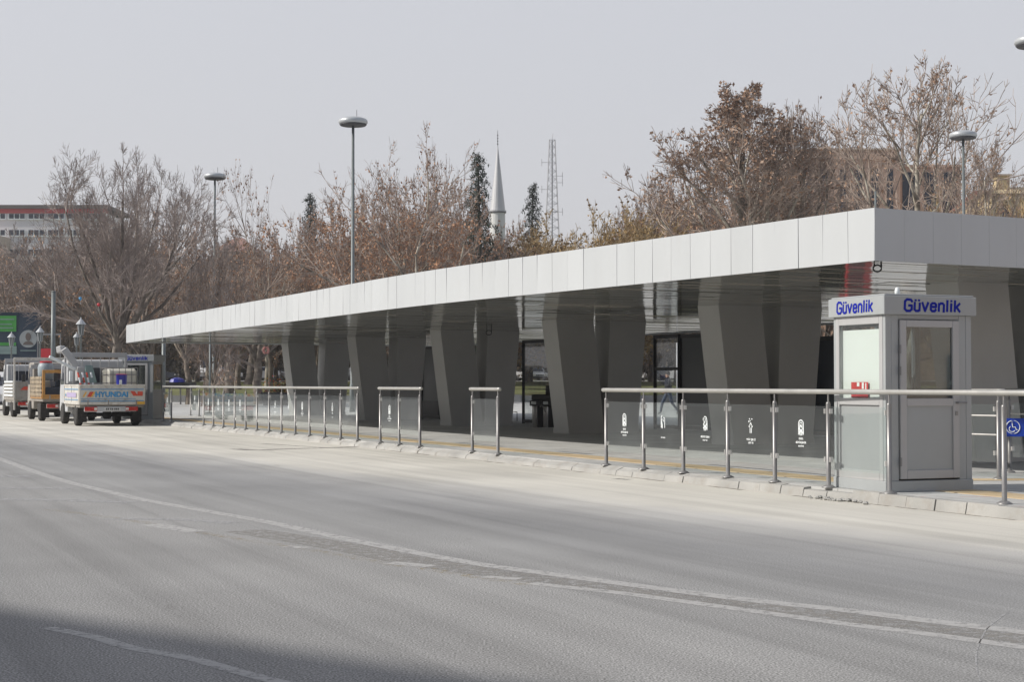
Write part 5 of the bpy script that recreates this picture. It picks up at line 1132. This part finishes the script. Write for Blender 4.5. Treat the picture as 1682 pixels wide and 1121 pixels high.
def put_tree(kind, px, top, Y, wpx, label, rz=0, group='leafless park trees', name='bare_tree', cat='tree', z=None):
    (mt, h0, w0) = PT[kind]; g = T(Y) if z is None else z; c = vp(px, top, Y); H = c.z - g; Wm = wpx / F * Y
    t = thing(name, label, cat, (c.x, Y, g), rz, group); t.scale = (Wm / w0, Wm / w0, H / h0)
    for n_, me in zip(('trunk', 'crown'), mt): o = bpy.data.objects.new(n_, me); COL.objects.link(o); o.parent = t
    return t
put_tree('vase', 190, 252, 88, 335, 'big dark leafless tree with wide fan of branches above the trucks', .4, None)
put_tree('plane', 440, 280, 112, 170, 'pale barked tree with few leaves left of the tallest lamp', 1.0, None, 'plane_tree')
put_tree('plane_b', 650, 250, 110, 230, 'brown leaved plane tree just right of the tallest lamp', 4.2, None, 'plane_tree')
put_tree('plane', 748, 240, 108, 150, 'sparse plane tree whose crown touches the dark conifer', 0.2, None, 'plane_tree')
put_tree('plane_b', 700, 222, 104, 330, 'brown leaved plane tree right of the tallest lamp with white limb', 2.2, None, 'plane_tree')
put_tree('tall', 1198, 140, 98, 300, 'tallest dense pointed tree full of brown leaves above the canopy', .3, None, 'plane_tree')
put_tree('bare', 1345, 178, 100, 210, 'thin brown tree before the left part of the stone building', 1.9, None)
put_tree('bare', 1492, 112, 92, 270, 'tall bare tree with long whip shoots before the stone building', 3.4, None)
put_tree('bare', 1598, 235, 84, 150, 'small bare tree around the right hand disc lamp', 4.4, None)
put_tree('plane', 1668, 275, 100, 150, 'low bare tree before the cream house at right edge', 2.4, None, 'plane_tree')
put_tree('bare', 1262, 235, 112, 130, 'bare tree directly right of the tallest dense pointed tree', 5.0, None)
def in_wood(k, px, top, Y, wpx, lab, grp): return put_tree(k, px, top, Y, wpx, lab, rnd.uniform(0, 6.28), grp)
front = [(-30, 420, 'mass_b'), (45, 408, 'mass_b'), (105, 390, 'mass_b'), (175, 372, 'mass_b'), (255, 365, 'mass_b'), (325, 385, 'mass_a'), (385, 395, 'mass_b'), (455, 400, 'mass_a'), (520, 385, 'mass_a'), (550, 350, 'mass_a'), (590, 342, 'mass_a'), (630, 325, 'mass_a'), (670, 315, 'mass_a'), (710, 312, 'mass_a'), (750, 320, 'mass_a'), (790, 345, 'mass_a'), (830, 412, 'mass_b'), (865, 405, 'mass_c'), (915, 382, 'mass_c'), (965, 366, 'mass_c'), (1015, 362, 'mass_c'), (1068, 318, 'mass_b'), (1110, 285, 'mass_a'), (1165, 262, 'mass_a'), (1235, 255, 'mass_a'), (1295, 285, 'mass_a'), (1350, 335, 'mass_a'), (1425, 345, 'mass_b'), (1500, 350, 'mass_b'), (1560, 345, 'mass_c'), (1625, 328, 'mass_c'), (1690, 320, 'mass_c')]
wl = {'mass_a': 'rust brown leaved tree in the dense wood behind the canopy', 'mass_b': 'grey brown twiggy tree in the dense wood behind the canopy', 'mass_c': 'ochre twigged tree in the dense wood behind the canopy'}
wg = {'mass_a': 'rust brown trees of the wood', 'mass_b': 'grey brown trees of the wood', 'mass_c': 'ochre trees of the wood'}
for i, (px, top, k) in enumerate(front):
    Y = rnd.uniform(122, 140); in_wood(k, px, top - 16, Y, 165, wl[k], wg[k])
for i in range(30):
    px = -60 + i * 58 + rnd.uniform(-15, 15); k = rnd.choice(('mass_a', 'mass_b', 'mass_a')) if not 820 < px < 1020 else 'mass_c'
    base_top = 425 if px < 500 else (410 if px < 1020 else 340); in_wood(k, px, base_top + rnd.uniform(-14, 14), rnd.uniform(165, 200), 130, wl[k], wg[k])
# slender trunks standing on the lawn, seen under the canopy
for px, Y, k, lb in ((245, 100, 'plane', 'tree whose leaning trunk shows just right of the far kiosk'), (312, 96, 'plane_b', 'tree whose forked trunk shows left of the white delivery van'), (376, 112, 'plane', 'tree whose trunk shows right of the white delivery van'), (392, 118, 'plane_b', 'tree whose slim trunk shows between two thicker ones'), (428, 98, 'plane', 'tree with the thickest pale trunk under the canopy'), (446, 122, 'plane_b', 'tree whose dark slim trunk stands behind the flower planter'), (410, 126, 'plane', 'tree with a pale slim trunk left of the thickest one'), (345, 124, 'plane_b', 'tree rising directly behind the delivery van line')):
    put_tree('park' if k == 'plane' else 'park_b', px, 400 + rnd.uniform(-20, 25), Y, 200, lb, rnd.uniform(0, 6), 'trees with trunks seen under the canopy')
put_tree('mass_b', 352, 385, 86, 110, 'grey twiggy tree standing right before the small headed disc lamp', 1.1)
put_tree('mass_a', 585, 420, 67, 70, 'small rusty tree before the foot of the tallest lamp', 2.1) if 0 else None
# conifers
def make_conifer(seed, H=15):
    rr = random.Random(seed); tb = MB(); cb = MB(); tb.tube([(0, 0, -.2), (0.05, 0, H * .5), (-.25, 0, H * .97)], [.28, .16, .04], 7)
    def spray(p):
        for k in range(7):
            a = Vector((rr.gauss(0, 1), rr.gauss(0, 1), rr.gauss(-.3, .6))).normalized(); b = a.cross(Vector((0, 0, 1))).normalized(); q = p + Vector((rr.gauss(0, .12), rr.gauss(0, .12), rr.gauss(0, .1))); s = rr.uniform(.12, .3)
            i = len(cb.v); cb.v += [tuple(q), tuple(q + a * s * .5 + b * s * .22), tuple(q + a * s), tuple(q + a * s * .5 - b * s * .22)]; cb.f.append((i, i + 1, i + 2, i + 3)); cb.mi.append(1)
    for k in range(120):
        z = H * (.12 + .86 * (k / 120) ** .95); az = k * 2.399; L = (1 - z / H) ** .8 * H * .17 * rr.uniform(.5, 1.35) + .35
        if rr.random() < .06: L *= 1.6
        p0 = Vector((-.25 * z / H, 0, z)); p1 = p0 + Vector((math.cos(az) * L * .6, math.sin(az) * L * .6, L * .08)); p2 = p0 + Vector((math.cos(az) * L, math.sin(az) * L, -L * .22)); cb.cur = 0; cb.tube([p0, p1, p2], [.04, .025, .01], 3, False)
        n = int(6 + L * 7)
        for q in range(n): t = rr.uniform(.15, 1); pp = p0.lerp(p1, t * 1.67) if t < .6 else p1.lerp(p2, (t - .6) / .4); spray(pp)
    a = bpy.data.meshes.new('trunk'); a.from_pydata(tb.v, [], tb.f); a.materials.append(M['bark_conifer'])
    b = bpy.data.meshes.new('crown'); b.from_pydata(cb.v, [], cb.f); b.materials.append(M['bark_conifer']); b.materials.append(M['leaf_green']); b.polygons.foreach_set('material_index', cb.mi)
    return (a, b), H * .97, H * .34
PT['con'] = make_conifer(5); PT['con_b'] = make_conifer(9)
put_tree('con', 789, 256, 118, 95, 'dark conifer with drooping branches directly left of the minaret', .5, None, 'conifer')
put_tree('con_b', 511, 324, 150, 75, 'dark conifer top poking up left of the tallest lamp', 1.5, None, 'conifer')
put_tree('con_b', 872, 306, 142, 75, 'dark conifer with crooked top between minaret and mast', 3.3, None, 'conifer')
# hedges beyond the lawn
def hedge(x0, x1, Y, H, D, label, seed, m='leaf_hedge'):
    rr = random.Random(seed); mb = MB(); n = int((x1 - x0) * H * 45)
    for k in range(n):
        x = rr.uniform(x0, x1); z = rr.uniform(0, H) + math.sin(x * .9) * .12 * H; y = Y + rr.uniform(0, D); s = rr.uniform(.2, .42)
        a = Vector((rr.gauss(0, 1), rr.gauss(0, 1), rr.gauss(0, 1))).normalized(); b = a.cross(Vector((rr.gauss(0, 1), rr.gauss(0, 1), 1))).normalized(); p = Vector((x, y, z + T(Y)))
        mb.poly([p - a * s, p + b * s * .5, p + a * s, p - b * s * .5])
    t = thing('hedge', label, 'hedge', ((x0 + x1) / 2, Y, T(Y)), world=True); mb.build('foliage', M[m], t)
    mb = MB(); x = x0 + .5
    while x < x1: mb.tube([(x, Y + D / 2, T(Y)), (x + rr.gauss(0, .1), Y + D / 2, T(Y) + H * .8)], .05, 5); x += 1.2
    mb.build('stems', M['bark_dark'], t)
hedge(-75, -32, 166, 7.5, 3, 'dark tall hedge beyond the lawn behind the trucks', 1)
hedge(-31.5, 8, 170, 7.5, 3, 'dark tall hedge beyond the lawn behind the middle pillars', 2)
hedge(8.5, 60, 168, 7.5, 3, 'dark tall hedge beyond the lawn behind the right hand pillars', 3)

t = thing('hedge_backing', 'long brown board backing added behind the hedges to block the sky', 'fence', (0, 175, T(175)))  # solid backing added to close bright sky gaps in the hedges
mb = MB()
for k in range(110): mb.box(-90 + k * 1.5, -88.52 + k * 1.5, 0, .05, .1, 5.2)
mb.build('boards', M['bark_grey'], t)
mb = MB()
for k in range(55): mb.box(-90 + k * 3, -89.85 + k * 3, .06, .2, 0, 5.3)
mb.build('backing_posts', M['bark_dark'], t)
# small things in the park
c = vp(424, 574, 94); t = thing('pink_wreath', 'pink ring hung on the thickest pale trunk under the canopy', 'wreath', (c.x, 97, c.z)); mb = MB(); pts = [(math.cos(a) * .15, 0, math.sin(a) * .19) for a in [k * math.pi / 8 for k in range(17)]]; mb.tube(pts, .08, 7); mb.build('ring', mat('pink_cloth', (.55, .25, .22), .8, 0, .3, 8), t)
c = gp(459, 655, PZ); t = thing('flower_planter', 'black planter with yellow and red flowers under the canopy far end', 'planter', (vp(459, 640, 92).x, 92, PZ))
mb = MB(); mb.hexa((-.9, -.25, 0), (.9, -.25, 0), (.9, .25, 0), (-.9, .25, 0), (-1.1, -.32, .75), (1.1, -.32, .75), (1.1, .32, .75), (-1.1, .32, .75)); mb.build('box', M['black'], t, bevel=.02)
mb = MB()
for k in range(500):
    p = Vector((rnd.gauss(0, .45), rnd.gauss(0, .15), .75 + abs(rnd.gauss(0, .35)))); a = Vector((rnd.gauss(0, 1), rnd.gauss(0, 1), rnd.gauss(0, 1))).normalized() * .07; b = a.cross(Vector((0, .3, 1))); mb.cur = rnd.choice((0, 0, 0, 1, 2)); mb.poly([p - a, p + b, p + a, p - b])
fl_ = mb.build('flowers', [M['leaf_hedge'], M['yel_stripe'], M['red_stripe']], t); fl_['kind'] = 'stuff'
t = thing('park_bench', 'dark park bench covered with a blue cloth right of the far kiosk', 'bench', (vp(286, 640, 96).x, 96, PZ))
mb = MB(); mb.box(-1.3, 1.3, -.3, .3, .95, 1.35); mb.build('seat', M['chassis'], t, bevel=.04)
mb = MB(); mb.lathe([(.5, 0), (.42, .18), (.15, .28), (.02, .3)], 10, (.2, 0, 1.35)); mb.build('blue_cloth', M['blue_plastic'], t)
for x in (-1.1, -.3, .4, 1.1): mb = MB(); mb.tube([(x, 0, 0), (x * .95, 0, .95)], .05, 6); mb.build('leg', M['steel'], t)
for px, py, m, lb in ((132, 491, 'blue_stripe', 'small blue cloth scrap caught in the big dark tree'), (162, 501, 'red_plastic', 'small red cloth scrap caught in the big dark tree')):
    c = vp(px, py, 84); t = thing('cloth_scrap', lb, 'cloth_scrap', c); t.scale = (.62, .62, .62); mb = MB(); mb.lathe([(.02, -.16), (.10, -.08), (.15, .02), (.12, .12), (.03, .16)], 12); mb.build('skin', M[m], t, smooth=True)
    mb = MB(); mb.tube([(0, 0, -.16), (.05, 0, -.5)], .008, 4); mb.build('string', M['sticker_white'], t)  # rounded shapes standing in for cloth scraps in the branches
# bicycle stands / low frame on the far platform
c = gp(842, 692, PZ); t = thing('low_frame', 'low black tube frame on the platform left of the ticket gate', 'barrier', (c.x, c.y, PZ)); mb = MB(); mb.tube([(-.2, 0, 0), (-.2, 0, .3), (.15, 0, .3), (.15, 0, 0)], .02, 6); mb.build('tube', M['black'], t)

# ------------------------------------------------------------------ walking person (beyond the framed door bay)
def person(loc, rz, label):
    t = thing('person', label, 'person', loc, rz)
    # joints; local -y forward (walks towards -x after rotation)
    J = {'pel': (0, 0, .95), 'chest': (0, -.02, 1.28), 'neck': (0, -.02, 1.48), 'head0': (0, -.04, 1.57), 'head1': (0, -.05, 1.70),
         'hl': (-.10, 0, .90), 'kl': (-.10, -.22, .50), 'al': (-.10, -.30, .10), 'tl': (-.10, -.44, .05),
         'hr': (.10, 0, .90), 'kr': (.10, .10, .50), 'ar': (.10, .38, .16), 'tr': (.10, .30, .04),
         'sl': (-.19, -.02, 1.42), 'el': (-.24, .12, 1.16), 'wl': (-.23, .02, .93), 'sr': (.19, -.02, 1.42), 'er': (.24, -.10, 1.15), 'wr': (.23, -.30, 1.02)}
    E = [('pel', 'chest'), ('chest', 'neck'), ('neck', 'head0'), ('head0', 'head1'), ('pel', 'hl'), ('hl', 'kl'), ('kl', 'al'), ('al', 'tl'), ('pel', 'hr'), ('hr', 'kr'), ('kr', 'ar'), ('ar', 'tr'), ('chest', 'sl'), ('sl', 'el'), ('el', 'wl'), ('chest', 'sr'), ('sr', 'er'), ('er', 'wr')]
    Rd = {'pel': .15, 'chest': .16, 'neck': .06, 'head0': .085, 'head1': .095, 'hl': .095, 'kl': .065, 'al': .045, 'tl': .04, 'hr': .095, 'kr': .065, 'ar': .045, 'tr': .04, 'sl': .07, 'el': .05, 'wl': .035, 'sr': .07, 'er': .05, 'wr': .035}
    for s_, w_ in (('l', 'wl'), ('r', 'wr')):
        x, y, z = J[w_]; J['h' + s_ + '2'] = (x, y - .02, z - .09); Rd['h' + s_ + '2'] = .03; E.append((w_, 'h' + s_ + '2'))
        for k in range(5):
            nm = 'f' + s_ + str(k)
            J[nm] = (x + (.0 if k else .02), y - .06 + k * .022 - (.02 if k == 0 else 0), z - (.16 - abs(k - 2.5) * .008) if k else z - .11); Rd[nm] = .009; E.append(('h' + s_ + '2', nm))
    names = list(J); me = bpy.data.meshes.new('body'); me.from_pydata([J[n] for n in names], [(names.index(a), names.index(b)) for a, b in E], [])
    o = bpy.data.objects.new('body', me); COL.objects.link(o); o.parent = t
    sk = o.modifiers.new('skin', 'SKIN'); o.modifiers.new('sub', 'SUBSURF').levels = 1; o.modifiers['sub'].render_levels = 1
    lay = me.skin_vertices[0].data if me.skin_vertices else None
    if lay:
        for i, n in enumerate(names): lay[i].radius = (Rd[n], Rd[n]); lay[i].use_root = (n == 'pel')
    bpy.context.view_layer.update(); dg = bpy.context.evaluated_depsgraph_get(); me2 = bpy.data.meshes.new_from_object(o.evaluated_get(dg)); o.modifiers.clear(); o.data = me2
    me2.materials.clear()
    for m in ('skin', 'jacket', 'jeans', 'shoe', 'hair'): me2.materials.append(M[m])
    for p in me2.polygons:
        c_ = p.center; z = c_.z; p.use_smooth = True
        if z > 1.49: p.material_index = 4 if (z > 1.68 or c_.y > .0) else 0
        elif z > .86 and abs(c_.x) < .35 and not (abs(c_.x) > .17 and z < (.93 if c_.x < 0 else 1.0)): p.material_index = 1
        elif abs(c_.x) > .17 and z > .7: p.material_index = 0
        elif z > .12: p.material_index = 2
        else: p.material_index = 3
    mb = MB(); mb.lathe([(.045, -.02), (.094, .05), (.10, .1), (.085, .155), (.03, .185)], 14, (0, -.025, 1.585)); mb.build('hair', M['hair'], t, smooth=True)
    mb = MB(); mb.lathe([(.19, 0), (.20, .1), (.19, .35), (.17, .5), (.08, .57)], 14, (0, -.01, .9)); o = mb.build('jacket', M['jacket'], t, smooth=True); o.scale = (1, .72, 1)
    return t
fp = gp(1098, 682, PZ); person((fp.x, fp.y, PZ), R(-75), 'person in dark jacket and jeans striding past beyond the black framed door bay')
mb = MB(); mb.box(-120, 150, -40, 420, -1, 66); tag(mb.build('haze', hz), kind='stuff')
print('objects', len(bpy.data.objects))
